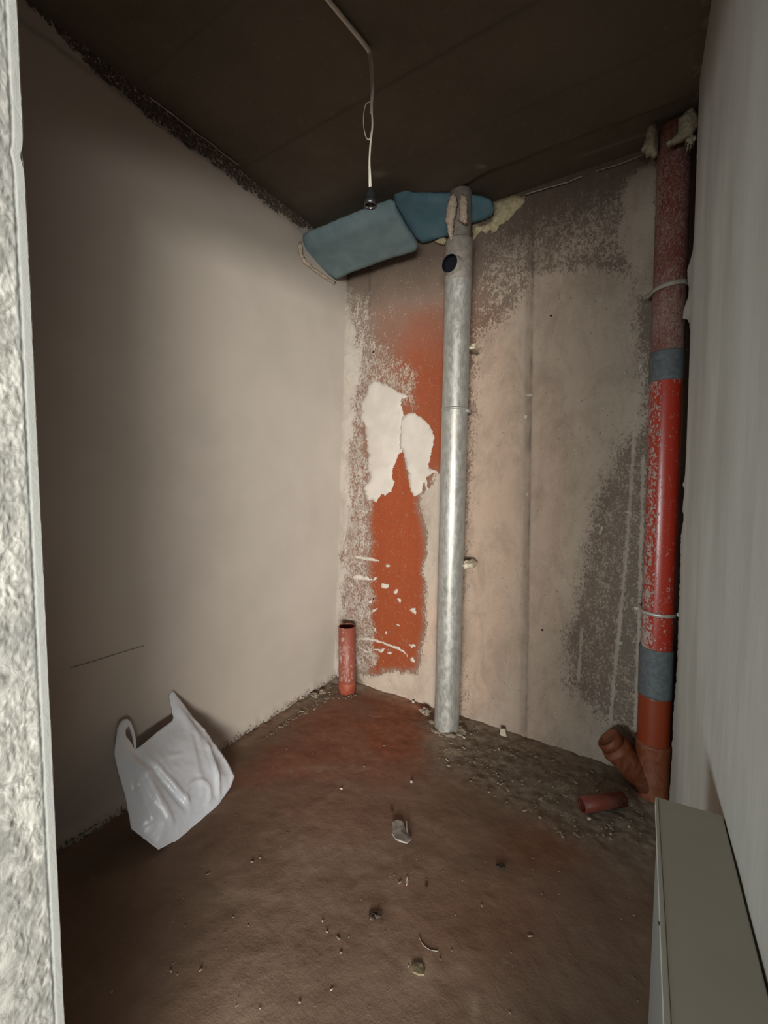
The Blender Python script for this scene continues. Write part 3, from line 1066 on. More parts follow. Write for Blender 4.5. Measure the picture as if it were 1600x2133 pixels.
z_T0 = at(950, 585, 'y', RY)[2]
z_T1 = at(958, 500, 'y', RY)[2]
z_cap = at(965, 402, 'y', RY)[2]
seams = [(z_T0 - 0.03, 0.006, 0.0015), (at(930, 1395, 'y', RY)[2], 0.005, 0.0012), (at(948, 700, 'y', RY)[2], 0.004, 0.0006),
         (at(935, 1460, 'y', RY)[2], 0.006, 0.0012)]
duct_piece('duct_pipe', -0.02, z_T0, RD, M_GALV, seams)
duct_piece('duct_tee', z_T0 - 0.006, z_T1, RD + 0.0022, M_GALV_DUSTY, [(z_T0, 0.006, 0.0012), (z_T1 - 0.004, 0.005, 0.0015)])
duct_piece('duct_neck', z_T1 - 0.01, 2.598, RD - 0.011, M_GALV_DUSTY, dent=0.001)
# saddle branch of the tee with its dark opening
zc = at(940, 543, 'y', RY - 0.08)[2]
bd = Vector((-0.10, -0.99, -0.05)).normalized()
c0 = dc(zc)
bm = bmesh.new()
rb = 0.040
o0, o1 = c0 + bd * 0.035, c0 + bd * 0.088
R1 = lathe(bm, [(o0, rb + 0.012), (c0 + bd * 0.058, rb + 0.006), (c0 + bd * 0.063, rb), (o1, rb), (o1 + bd * 0.0005, rb - 0.003), (o0, rb - 0.003)], 32, False, False)
br = from_bm('branch_collar', bm, M_GALV_DUSTY, duct)
bm = bmesh.new()
lathe(bm, [(o1 + bd * 0.001, rb - 0.0005), (o1 + bd * 0.0015, rb - 0.004), (c0 + bd * 0.069, rb - 0.0045), (c0 + bd * 0.0690, rb - 0.012), (c0 + bd * 0.0685, 0.004)], 32, False, True)
tag(from_bm('branch_opening', bm, M_HOLE, duct, False), 'black round opening of the branch')
# clamp band with bolt, wire seam and dusty foot
zb_ = at(944, 853, 'y', RY)[2]
bm = bmesh.new()
lathe(bm, [(dc(zb_ - 0.006), RD + 0.0), (dc(zb_ - 0.0055), RD + 0.003), (dc(zb_ + 0.0055), RD + 0.003), (dc(zb_ + 0.006), RD)], 40, False, False)
bp = Vector(at(973, 856, 'y', RY))
add_box(bm, (bp.x - 0.008, bp.y - 0.012, bp.z - 0.007), (bp.x + 0.012, bp.y + 0.04, bp.z + 0.007), 0.002)
from_bm('clamp_band', bm, M_GALV, duct)
bm = bmesh.new()
for k in range(34):
    t = 2 * math.pi * k / 26
    rr = RD + random.uniform(0.0, 0.02)
    p = dc(0.0) + Vector((math.cos(t) * rr, math.sin(t) * rr, random.uniform(0.0, 0.014)))
    lump(bm, p, random.uniform(0.010, 0.024), k + 3, (1.2, 1.0, 0.35), 0.5, 2)
tag(from_bm('mortar_foot', bm, M_RUBBLE, duct), 'rough mortar collar round the foot of the duct')
# foam squeezed out on the neck
for i, (poly, mt) in enumerate((([(936, 408), (948, 403), (950, 420), (949, 440), (944, 455), (943, 470), (941, 490), (938, 498),
                                  (934, 490), (931, 466), (928, 462), (930, 445), (932, 425)], M_FOAM_PINK),
                                ([(958, 405), (968, 403), (972, 420), (971, 445), (972, 460), (966, 464), (954, 457), (958, 450),
                                  (956, 430)], M_FOAM_PINK))):
    sheet('foam_streak', poly, (0, RY - RD + 0.010, 0), (0, -1, 0), mt, duct, 2, 2.4,
          lambda X, Y, D: 0.012 * smooth(0, 5, D) * (0.2 + 1.5 * fbm(X * 0.3, Y * 0.3, 74)) + 0.001, 0.02, 10 + i, grid=3)

# foam crumbs caught beside the duct
p = at(983, 723, 'y', RY + 0.03)
bm = bmesh.new()
for k, (dx, dz_) in enumerate(((-0.012, 0), (0.004, 0.006), (0.010, -0.004), (-0.002, -0.005), (0.012, 0.007))):
    lump(bm, (p[0] + dx, p[1], p[2] + dz_), 0.0085, k, (1, 1, 0.8), 0.5, 2)
add_box(bm, (p[0] - 0.02, p[1] - 0.002, p[2] - 0.002), (p[0], p[1] + 0.1, p[2] + 0.002))
tag(from_bm('foam_crumb', bm, M_FOAM_PALE), 'small pale foam crumb stuck right of the duct at its upper part', 'foam', 'foam crumbs beside the duct')
p = at(973, 1176, 'y', RY + 0.05)
bm = bmesh.new()
lump(bm, (p[0] - 0.002, p[1], p[2]), 0.022, 4, (1.0, 1.0, 1.0), 0.28, 3)
lump(bm, (p[0] + 0.006, p[1] + 0.03, p[2]), 0.026, 5, (1.0, 2.6, 0.8), 0.28, 3)
tag(from_bm('foam_crumb', bm, M_FOAM_PALE), 'round yellowish foam knob stuck between duct and back wall', 'foam', 'foam crumbs beside the duct')

# ------------------------------------------------------------------ red drain stack
SY = 1.945
RP = 0.0545
rows = [(330, 1370, 1445), (450, 1367, 1438), (650, 1361, 1424), (950, 1348, 1421), (1150, 1342, 1411), (1300, 1339, 1403)]
zz_, xx_ = [], []
for y_, l_, r_ in rows:
    a_, b_ = at(l_, y_, 'y', SY - 0.01), at(r_, y_, 'y', SY - 0.01)
    zz_.append((a_[2] + b_[2]) / 2)
    xx_.append((a_[0] + b_[0]) / 2)
cf_ = np.polyfit(zz_, xx_, 1)


def sc(z): return Vector((float(np.polyval(cf_, z)), SY + 0.018 * z, z))
def sz(py, px=1390): return float(at(px, py, 'y', SY - RP)[2])


stack = empty('drain_stack', sc(0.0), 'tall red plastic drain stack with grey sleeves at the right end of the back wall', 'pipe')


def stack_piece(name, z0, z1, r, mat, profile=None, wob=0.0, tilt=0.0, attr=None):
    bm = bmesh.new()
    n = 40
    zs = np.arange(z0, z1, 0.012).tolist() + [z1]
    rings, sp_ = [], []
    for z in zs:
        ring = []
        rr = r + (profile(z) if profile else 0)
        for k in range(n):
            t = 2 * math.pi * k / n
            e = wob * mnoise.noise(Vector((math.cos(t) * 3, math.sin(t) * 3, z * 20)))
            dz2 = tilt * math.cos(t) * rr
            ring.append(bm.verts.new(sc(z) + Vector((math.cos(t) * (rr + e), math.sin(t) * (rr + e), dz2))))
            sp_.append((t, z))
        rings.append(ring)
    for a, b in zip(rings[:-1], rings[1:]):
        for k in range(n):
            bm.faces.new([a[k], a[(k + 1) % n], b[(k + 1) % n], b[k]])
    bm.faces.new(rings[0][::-1])
    bm.faces.new(rings[-1])
    o = from_bm(name, bm, mat, stack)
    if attr:
        at_ = o.data.attributes.new('spatter', 'FLOAT', 'POINT')
        at_.data.foreach_set('value', [float(attr(t, z)) for t, z in sp_])
    return o


Z1t, Z1b = sz(722, 1388), sz(787, 1385)
Z2t, Z2b = sz(1357, 1362), sz(1458, 1360)
Zot, Zob = Z2b, sz(1556, 1358)
tag(stack_piece('pipe_upper', Z1t - 0.02, 2.60, RP, M_PIPE_DUSTY, wob=0.0012), 'dust-coated upper length')


def spat_fn(t, z):
    # plaster droplets on the side towards the back wall panel (left)
    a = math.cos(t)
    s = 0.48 * max(0.0, min(1.0, (-a - 0.12) / 0.5))
    lo = max(0.0, min(1.0, (Z2t + 0.30 - z) / 0.3))
    s = s * (0.9 + 0.25 * lo) + 0.12 * lo + 0.10 * max(0, min(1, (z - (Z1b - 0.06)) / 0.06))
    return s


tag(stack_piece('pipe_middle', Z2t - 0.02, Z1b + 0.02, RP, M_PIPE_RED, attr=spat_fn), 'bright red middle length splashed with plaster')
stack_piece('grey_sleeve', Z1b, Z1t, RP + 0.0035, M_SLEEVE)
stack_piece('grey_sleeve', Z2b, Z2t, RP + 0.0055, M_SLEEVE)
stack_piece('pipe_lower', Zob - 0.02, Zot + 0.002, RP + 0.003, M_PIPE_ORANGE)
# Y fitting
sock = stack_piece('branch_body', -0.02, Zob, RP + 0.0075, M_BRANCH,
                   profile=lambda z: 0.003 * math.exp(-((z - Zob + 0.006) / 0.008) ** 2))
# branch arm towards the left front
tipL = Vector(at(1274, 1546, 'y', 1.925))
root = sc(0.0) + Vector((0, 0, 0.022))
ax = (tipL - root).normalized()
bm = bmesh.new()
L_ = (tipL - root).length
rbr = 0.0585
lathe(bm, [(root, rbr), (root + ax * (L_ - 0.045), rbr), (root + ax * (L_ - 0.04), rbr + 0.004),
           (root + ax * (L_ - 0.028), rbr + 0.005), (root + ax * (L_ - 0.022), rbr + 0.001), (root + ax * (L_ - 0.012), rbr)], 40)
from_bm('branch_arm', bm, M_BRANCH, stack)
bm = bmesh.new()
lathe(bm, [(root + ax * (L_ - 0.014), rbr - 0.006), (root + ax * (L_ + 0.018), rbr - 0.006), (root + ax * (L_ + 0.022), rbr - 0.010),
           (root + ax * (L_ + 0.021), rbr - 0.016), (root + ax * (L_ + 0.014), rbr - 0.02)], 40, True, True)
from_bm('branch_cap', bm, M_BRANCH, stack)


def clamp(name, zc, mat, tilt, ear, thick=0.0035, w=0.007):
    """Half-round strap over the pipe with a screwed lug at each end."""
    bm = bmesh.new()
    c_ = sc(zc)
    n = 26
    prof = []
    rr = RP + 0.003
    pts = []
    for k in range(n + 1):
        t = math.pi + math.pi * k / n
        pts.append((c_ + Vector((math.cos(t) * rr, math.sin(t) * rr, tilt * math.cos(t) * rr)), Vector((math.cos(t), math.sin(t), 0))))
    pts = [(pts[0][0] + Vector((-ear, 0.012, -tilt * ear * 0.6)), Vector((0, -1, 0)))] + \
          [(pts[0][0] + Vector((-0.004, 0.002, 0)), Vector((-0.7, -0.7, 0)))] + pts[1:-1] + \
          [(pts[-1][0] + Vector((0.004, 0.002, 0)), Vector((0.7, -0.7, 0)))] + \
          [(pts[-1][0] + Vector((ear * 0.7, 0.006, tilt * ear * 0.6)), Vector((0, -1, 0)))]
    rings = []
    for i, (p, nn) in enumerate(pts):
        j = mnoise.noise(Vector((i * 0.5, zc * 7, 0))) * 0.0012
        rings.append([bm.verts.new(p + nn * (thick + j) + Vector((0, 0, w))), bm.verts.new(p + nn * (thick + j) - Vector((0, 0, w))),
                      bm.verts.new(p - Vector((0, 0, w))), bm.verts.new(p + Vector((0, 0, w)))])
    for a, b in zip(rings[:-1], rings[1:]):
        for k in range(4):
            bm.faces.new([a[k], a[(k + 1) % 4], b[(k + 1) % 4], b[k]])
    bm.faces.new(rings[0][::-1]); bm.faces.new(rings[-1])
    o = from_bm(name, bm, mat, stack)
    for p, _ in (pts[0], pts[-1]):
        b2_ = bmesh.new()
        d_ = Vector((0, -1, 0))
        lathe(b2_, [(p + d_ * -0.004, 0.009), (p + d_ * 0.006, 0.009), (p + d_ * 0.008, 0.007), (p + d_ * 0.008, 0.004), (p + d_ * 0.006, 0.003)], 16)
        s_ = from_bm('screw_head', b2_, mat, o)
        s_.location = (0, 0, 0)
        s_.matrix_parent_inverse = Matrix.Identity(4)
    return o


tag(clamp('pipe_clamp', sz(1283, 1365), M_CLAMP, 0.0, 0.016), 'shiny zinc strap')
tag(clamp('pipe_clamp', sz(583, 1400), M_CLAMP_DUSTY, 0.10, 0.020, 0.007, 0.008), 'dust-caked strap')

# foam round the top of the stack
for i, (poly, yy, h, mt, lab) in enumerate((
        ([(1353, 262), (1361, 257), (1368, 256), (1370, 275), (1371, 300), (1371, 318), (1362, 326), (1356, 321), (1346, 322),
          (1344, 314), (1336, 310), (1340, 305), (1344, 290), (1347, 275)], 1.955, 0.02, M_FOAM_DULL, 'dull foam lump left of the top of the drain stack'),
        ([(1436, 226), (1444, 224), (1452, 236), (1457, 248), (1454, 260), (1447, 270), (1440, 278), (1430, 284), (1418, 290),
          (1404, 296), (1392, 300), (1388, 296), (1400, 290), (1412, 278), (1414, 262), (1414, 246), (1424, 238)], 1.87, 0.02,
         M_FOAM_DULL, 'pale foam smear draped over the top right of the drain stack'))):
    o = sheet('mounting_foam', poly, (0, yy, 0), (0, -1, 0), mt, None, 3, 1.6,
              lambda X, Y, D, h=h: h * smooth(0, 9, D) * (0.6 + 0.7 * fbm(X * 0.2, Y * 0.2, 75)) + 0.001, 0.02, 20 + i, grid=3)
    tag(o, lab, 'foam')
bm = bmesh.new()
for k, (px, py, r) in enumerate(((1431, 284, 0.007), (1436, 291, 0.008), (1441, 286, 0.006), (1440, 297, 0.006), (1446, 290, 0.007), (1434, 300, 0.004))):
    p = at(px, py, 'y', 1.885)
    lump(bm, p, r, k + 11, (1, 1, 1.2), 0.5, 2)
    add_box(bm, (p[0] - 0.003, p[1], p[2] - 0.003), (p[0] + 0.003, 1.93, p[2] + 0.003))
tag(from_bm('foam_crumb', bm, M_FOAM_DULL), 'curled foam bubbles hanging at the top right of the drain stack', 'foam')

# ------------------------------------------------------------------ small stub pipe in the left corner
SX = (at(707, 1400, 'y', 1.925)[0] + at(740, 1400, 'y', 1.925)[0]) / 2
rs_ = (at(740, 1380, 'y', 1.925)[0] - at(707, 1380, 'y', 1.925)[0]) / 2 * 0.86
stub = empty('stub_pipe', (SX, 1.925, 0), 'short open red stub pipe standing in the left back corner', 'pipe')
zt = float(at(724, 1304, 'y', 1.925)[2])
bm = bmesh.new()
lathe(bm, [((SX, 1.925, -0.02), rs_), ((SX, 1.925, 0.10), rs_), ((SX - 0.004, 1.925, zt), rs_), ((SX - 0.004, 1.925, zt + 0.001), rs_ - 0.003),
           ((SX - 0.004, 1.925, zt - 0.002), rs_ - 0.004)], 32, True, False)
from_bm('pipe_wall', bm, M_STUB, stub)
bm = bmesh.new()
lathe(bm, [((SX - 0.004, 1.925, zt - 0.001), rs_ - 0.0035), ((SX, 1.925, zt - 0.16), rs_ - 0.0035)], 32, False, True)
tag(from_bm('pipe_inside', bm, M_INSIDE, stub), 'dark inside of the open pipe')
bm = bmesh.new()
lathe(bm, [((SX, 1.925, -0.01), rs_ + 0.002), ((SX, 1.925, 0.050), rs_ + 0.002), ((SX, 1.925, 0.058), rs_)], 32, True, False)
tag(from_bm('pipe_socket', bm, simple('bright_stub_socket', (0.24, 0.05, 0.025), (0.30, 0.085, 0.05), rough=0.6), stub), 'clean red socket ring at the foot')

# red pipe offcut lying on the floor
pa, pc = Vector(at(1212, 1676, 'z', 0.034)), Vector(at(1300, 1668, 'z', 0.030))
pa = Vector(at(1211, 1677, 'z', 0.030)); pc = Vector(at(1298, 1664, 'z', 0.030))
off = empty('pipe_offcut', ((pa + pc) / 2)[:2] + (0,), 'red pipe offcut lying on the floor left of the drain stack', 'pipe')
axo = (pc - pa).normalized()
ro = 0.027
bm = bmesh.new()
lathe(bm, [(pa - axo * 0.001 + axo * 0.012, ro - 0.004), (pa, ro - 0.003), (pa, ro), (pc, ro), (pc, ro - 0.003), (pc - axo * 0.03, ro - 0.004)], 28, False, True)
from_bm('pipe_wall', bm, M_OFFCUT, off)
bm = bmesh.new()
lathe(bm, [(pa + axo * 0.001, ro - 0.0035), (pa + axo * 0.05, ro - 0.0035)], 28, False, True)
tag(from_bm('pipe_inside', bm, M_INSIDE, off), 'dark open end')

# ------------------------------------------------------------------ cable with bulb holder
CYY = float(at(768, 105, 'z', H)[1])
bend = Vector(at(768, 105, 'z', H - 0.006))
lamp = empty('hanging_cable', bend, 'grey cable running over the ceiling and hanging down to a bulb holder', 'cable')
bm = bmesh.new()
top = [Vector(at(px, py, 'z', H - 0.007)) for px, py in ((700, 20), (738, 66), (764, 99))]
d0 = (top[0] - top[1]).normalized()
drop = [Vector(at(px, py, 'y', CYY)) for px, py in ((770, 112), (773, 130), (774, 155), (776, 185), (774, 212), (774, 236))]
sp_ = spline([top[0] + d0 * 0.5, top[0] + d0 * 0.2] + top + drop, 6)
m_ = len(sp_)
tube(bm, sp_, [0.0065 if i < m_ * 0.55 else 0.0065 - 0.0022 * (i - m_ * 0.55) / (m_ * 0.45) for i in range(m_)], 12)
from_bm('cable_sheath', bm, M_CABLE, lamp)
for i, pts in enumerate((((773.5, 225), (775, 262), (771, 300), (769, 335), (769, 365), (769.5, 396)),
                         ((775, 225), (776.5, 262), (772.5, 300), (770.5, 335), (772, 365), (773, 396)))):
    bm = bmesh.new()
    tube(bm, spline([at(px, py, 'y', CYY - 0.001 * i) for px, py in pts], 6), 0.0017, 8)
    from_bm('wire', bm, M_WIRE, lamp)
bm = bmesh.new()
tube(bm, spline([at(px, py, 'y', CYY) for px, py in ((771, 212), (762, 218), (757.5, 240), (758, 265), (762, 284), (767, 291), (771, 287), (773, 275))], 6), 0.0015, 8)
tag(from_bm('wire_loop', bm, M_WIRE, lamp), 'thin white loop of wire')
zt_ = float(at(771, 394, 'y', CYY)[2]); zb2 = float(at(773, 429, 'y', CYY)[2])
hx = float(at(772, 412, 'y', CYY)[0])
holder = empty('bulb_holder', (hx, CYY, zb2), 'black bulb holder without bulb hanging on the cable end', 'lamp holder')
bm = bmesh.new()
lathe(bm, [((hx, CYY, zt_ + 0.004), 0.005), ((hx, CYY, zt_), 0.010), ((hx, CYY, zt_ - 0.010), 0.0145), ((hx, CYY, zb2 + 0.022), 0.0175), ((hx, CYY, zb2 + 0.018), 0.019)], 28, True, False)
from_bm('holder_cap', bm, M_BLACK, holder)
bm = bmesh.new()
lathe(bm, [((hx, CYY, zb2 + 0.018), 0.017), ((hx, CYY, zb2 + 0.016), 0.0205), ((hx, CYY, zb2 + 0.001), 0.0215), ((hx, CYY, zb2), 0.0200), ((hx, CYY, zb2 + 0.001), 0.0165),
           ((hx, CYY, zb2 + 0.016), 0.0160)], 28, False, True)
from_bm('holder_ring', bm, M_BLACK, holder)
bm = bmesh.new()
lathe(bm, [((hx, CYY, zb2 + 0.003), 0.0150), ((hx, CYY, zb2 + 0.006), 0.0140), ((hx, CYY, zb2 + 0.009), 0.0150), ((hx, CYY, zb2 + 0.0145), 0.0140)], 28, False, False)
tag(from_bm('screw_shell', bm, M_STEEL, holder), 'bright metal thread inside')

# ------------------------------------------------------------------ plastic bag leaning on the left wall
BAG = [(359.8, 1437), (380, 1463), (402.5, 1494.5), (427, 1519), (445, 1546), (470, 1580), (489, 1616), (481, 1638.5),
       (450, 1683.5), (414, 1719.5), (375.5, 1746.5), (330.5, 1770), (315, 1758), (274, 1726), (267.5, 1692.5), (261, 1659),
       (245, 1602), (238, 1570), (241, 1540), (245, 1520), (252, 1530), (262, 1532), (272, 1545), (281, 1562), (290, 1556), (308, 1541), (335, 1519),
       (358, 1502), (362, 1495), (357.5, 1476.5), (352, 1449.5)]
q0 = at(330, 1770, 'z', 0.008)
q1 = at(489, 1616, 'z', 0.03)
q2 = at(310, 1470, 'x', -1.570)
nbg = np.cross(q1 - q0, q2 - q0); nbg /= np.linalg.norm(nbg)
if np.dot(nbg, O - q0) < 0: nbg = -nbg
bag = empty('plastic_bag', (float(q0[0]), float((q0[1] + q1[1]) / 2), 0), 'white crumpled plastic carrier bag leaning on the left wall', 'bag')


def crease(X, Y, a, b, w):
    dx, dy = b[0] - a[0], b[1] - a[1]
    t = np.clip(((X - a[0]) * dx + (Y - a[1]) * dy) / (dx * dx + dy * dy), 0, 1)
    d = np.hypot(X - a[0] - t * dx, Y - a[1] - t * dy)
    return np.exp(-(d / w) ** 2) * np.sin(np.pi * np.clip(t * 0.9 + 0.05, 0, 1)) ** 0.5


def bag_h(X, Y, D):
    h = 0.030 * smooth(0, 55, D)
    h += 0.010 * crease(X, Y, (262, 1560), (350, 1715), 6)
    h -= 0.012 * crease(X, Y, (284, 1566), (378, 1690), 6)
    h += 0.012 * crease(X, Y, (300, 1580), (380, 1672), 6)
    h += 0.012 * crease(X, Y, (372, 1480), (430, 1560), 9)
    h += 0.014 * crease(X, Y, (430, 1555), (455, 1660), 5)
    h -= 0.008 * crease(X, Y, (392, 1540), (425, 1620), 12)
    h += 0.006 * crease(X, Y, (345, 1580), (370, 1574), 4)
    h += 0.005 * crease(X, Y, (272, 1604), (312, 1716), 4)
    h += 0.005 * crease(X, Y, (285, 1612), (308, 1612), 4)
    h += 0.004 * crease(X, Y, (300, 1640), (348, 1714), 5)
    h += 0.004 * crease(X, Y, (310, 1556), (350, 1620), 5)
    h += 0.005 * crease(X, Y, (348, 1598), (362, 1604), 3)
    h += 0.004 * crease(X, Y, (385, 1500), (412, 1640), 5)
    h -= 0.004 * crease(X, Y, (400, 1500), (440, 1600), 5)
    # round bottle-end shape pressing through
    r = np.hypot(X - 405, (Y - 1662) * 0.85)
    h += 0.007 * np.exp(-((r - 27) / 3.5) ** 2) * (Y < 1680)
    h -= 0.006 * crease(X, Y, (272, 1640), (300, 1720), 8)
    h += 0.007 * (fbm(X * 0.05, Y * 0.03, 81) - 0.5) + 0.0035 * (fbm(X * 0.16, Y * 0.12, 82) - 0.5)
    return h * smooth(0, 6, D) + 0.0008


bg = sheet('bag_body', BAG, q0, nbg, M_BAG, bag, 4, 0.8, bag_h, 0.004, 8, grid=4)
HANDLE = [(243, 1532), (244, 1517), (250, 1504), (258, 1498), (266, 1497.5), (273, 1504), (279, 1520), (283, 1540), (284, 1561),
          (280, 1561), (277, 1541), (273, 1524), (268, 1512), (262, 1520), (262, 1536), (250, 1540)]
hp = on_plane(262, 1500, q0, nbg)
sheet('handle', HANDLE, q0, nbg, M_BAG, bag, 4, 0.5, lambda X, Y, D: 0.003 * smooth(0, 3, D) + 0.0006, 0.0015, 9, grid=4)

# ------------------------------------------------------------------ pale boxed-in boards at the right
BT = 0.70
xl_f, xl_n = float(at(1370, 1660, 'z', BT)[0]), float(at(1397, 2133, 'z', BT)[0])
yf = float(at(1370, 1660, 'z', BT)[1])
yf_r = float(at(1510, 1700, 'z', BT)[1])
y0b = 0.262
box = empty('panel_box', (0.10, 0.55, 0), 'waist-high narrow box of pale boards standing against the right wall', 'box')


def prism(bm, pts, z0, z1, bevel=0.0):
    a = [bm.verts.new((x, y, z0)) for x, y in pts]
    b = [bm.verts.new((x, y, z1)) for x, y in pts]
    n = len(pts)
    for k in range(n):
        bm.faces.new([a[k], a[(k + 1) % n], b[(k + 1) % n], b[k]])
    bm.faces.new(a[::-1]); bm.faces.new(b)
    if bevel:
        bmesh.ops.recalc_face_normals(bm, faces=bm.faces[:])
        bmesh.ops.bevel(bm, geom=bm.edges[:], offset=bevel, segments=2, affect='EDGES')


xw = lambda y: xr(BT) - 0.001
bm = bmesh.new()
prism(bm, [(xl_f, yf), (xr(BT) - 0.002, yf_r), (xr(BT) - 0.001, y0b), (xl_n, y0b)], BT - 0.0125, BT, 0.0012)
from_bm('top_panel', bm, M_BOARD, box, False)
bm = bmesh.new()
prism(bm, [(xl_f - 0.0035, yf - 0.003), (xl_f + 0.0005, yf - 0.002), (xl_n + 0.0005, y0b), (xl_n - 0.0065, y0b)], BT - 0.016, BT + 0.0008, 0.0008)
tag(from_bm('edge_trim', bm, M_BOARD_EDGE, box, False), 'paler strip along the long front edge')
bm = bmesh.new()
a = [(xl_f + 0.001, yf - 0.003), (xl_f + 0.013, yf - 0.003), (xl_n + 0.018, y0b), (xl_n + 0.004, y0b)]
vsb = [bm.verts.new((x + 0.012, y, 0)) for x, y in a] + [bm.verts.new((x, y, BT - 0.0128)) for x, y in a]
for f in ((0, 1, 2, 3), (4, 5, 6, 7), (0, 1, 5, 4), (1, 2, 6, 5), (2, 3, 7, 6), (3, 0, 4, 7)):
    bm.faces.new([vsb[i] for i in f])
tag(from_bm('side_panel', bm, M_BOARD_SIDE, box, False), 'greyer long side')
bm = bmesh.new()
prism(bm, [(xl_f + 0.028, yf - 0.013), (xl_f + 0.028, yf - 0.001), (xr(BT) - 0.005, yf_r - 0.001), (xr(BT) - 0.005, yf_r - 0.013)], 0, BT - 0.0130)
from_bm('end_panel', bm, M_BOARD_EDGE, box, False)
bm = bmesh.new()
lathe(bm, [((xl_f - 0.006, at(1381, 1915, 'z', BT)[1], BT - 0.008), 0.002), ((xl_f + 0.002, at(1381, 1915, 'z', BT)[1], BT - 0.008), 0.0022)], 10)
tag(from_bm('edge_chip', bm, M_DARK, box), 'small dark chip in the front edge')

# ------------------------------------------------------------------ things lying on the floor


def floor_z(x, y):
    return float(floor_pos(np.array([x]), np.array([y]))[0, 2])


def chip(name, px, py, sx, sy, h, ang, mat, label, cat, seed, curl=0.0, n=9, group=None):
    p = at(px, py, 'z', 0.004)
    x, y = float(p[0]), float(p[1])
    z = floor_z(x, y)
    random.seed(seed)
    bm = bmesh.new()
    pts = []
    for k in range(n):
        t = 2 * math.pi * k / n
        r = random.uniform(0.7, 1.1)
        u, v = math.cos(t) * sx * r, math.sin(t) * sy * r
        pts.append((u, v))
    lo, hi = [], []
    for u, v in pts:
        X_, Y_ = x + u * math.cos(ang) - v * math.sin(ang), y + u * math.sin(ang) + v * math.cos(ang)
        zz = z + curl * (u / sx) ** 2 + random.uniform(-0.0006, 0.0006)
        lo.append(bm.verts.new((X_, Y_, zz - 0.001)))
        hi.append(bm.verts.new((X_ + random.uniform(-1, 1) * 0.1 * sy, Y_, zz + h * random.uniform(0.7, 1.1))))
    for k in range(n):
        bm.faces.new([lo[k], lo[(k + 1) % n], hi[(k + 1) % n], hi[k]])
    ctop = bm.verts.new((x, y, z + h * 1.15))
    for k in range(n):
        bm.faces.new([hi[k], hi[(k + 1) % n], ctop])
    bm.faces.new(lo[::-1])
    o = from_bm(name, bm, mat, None, False)
    return tag(o, label, cat, group)


chip('wood_splinter', 848, 1833, 0.016, 0.0032, 0.003, 1.9, M_CHIP, 'short pale splinter alone in the middle of the floor', 'splinter', 1, 0.002)
chip('paper_scrap', 834, 1730, 0.050, 0.034, 0.005, -0.6, simple('grey_scrap', (0.16, 0.14, 0.125), (0.30, 0.27, 0.24), rough=0.6, nscale=40),
     'crumpled grey scrap lying in the middle of the floor', 'scrap', 2, 0.004, 11)
chip('paper_scrap', 848, 1722, 0.030, 0.0045, 0.010, -0.95, M_RIDGE, 'pale folded strip on top of the crumpled grey scrap', 'scrap', 22, 0.002, 8)
chip('plaster_chip', 1068, 1746 - 176, 0.012, 0.005, 0.004, 0.5, M_RUBBLE, 'flat grey chip in the rubble right of the duct foot', 'chip', 3)
chip('yellow_foam_scrap', 872, 2012, 0.022, 0.014, 0.004, 0.2, simple('olive_scrap', (0.16, 0.125, 0.075), (0.21, 0.165, 0.10), rough=0.95),
     'flat yellowish lump low in the foreground of the floor', 'scrap', 4)
chip('wood_splinter', 932, 1580, 0.014, 0.0022, 0.002, -0.45, M_CHIP, 'thin white splinter in front of the duct foot', 'splinter', 5)
chip('wood_splinter', 966, 1536, 0.010, 0.0035, 0.004, -0.5, M_CHIP, 'small bright shaving right beside the duct foot', 'splinter', 6, 0.002)
chip('wood_splinter', 1040, 1560, 0.014, 0.003, 0.003, -0.9, M_CHIP, 'narrow pale shaving amid the rubble midway along the back wall', 'splinter', 7, 0.002)
chip('wood_splinter', 1330, 1687, 0.010, 0.0025, 0.002, 0.25, M_CHIP, 'pale sliver between the red offcut and the pale box', 'splinter', 8)
chip('plaster_chip', 1244, 1646, 0.007, 0.005, 0.006, 0.9, M_CHIP, 'white pointed chip just behind the red pipe offcut', 'chip', 9)
chip('plaster_chip', 1228, 1703, 0.007, 0.005, 0.006, 0.4, M_CHIP, 'white crumb at the near end of the red pipe offcut', 'chip', 10)
chip('plaster_chip', 711, 1639, 0.006, 0.003, 0.003, 0.2, M_CHIP, 'tiny white crumb on the reddish floor right of the bag', 'chip', 12)
chip('plaster_chip', 857, 1626, 0.006, 0.005, 0.008, 0.7, M_RIDGE, 'small grey crumb on the floor in front of the duct', 'chip', 13)
chip('plaster_chip', 861, 1464, 0.010, 0.007, 0.010, 0.4, M_SPLAT, 'pale crumb by the back wall left of the duct', 'chip', 14)
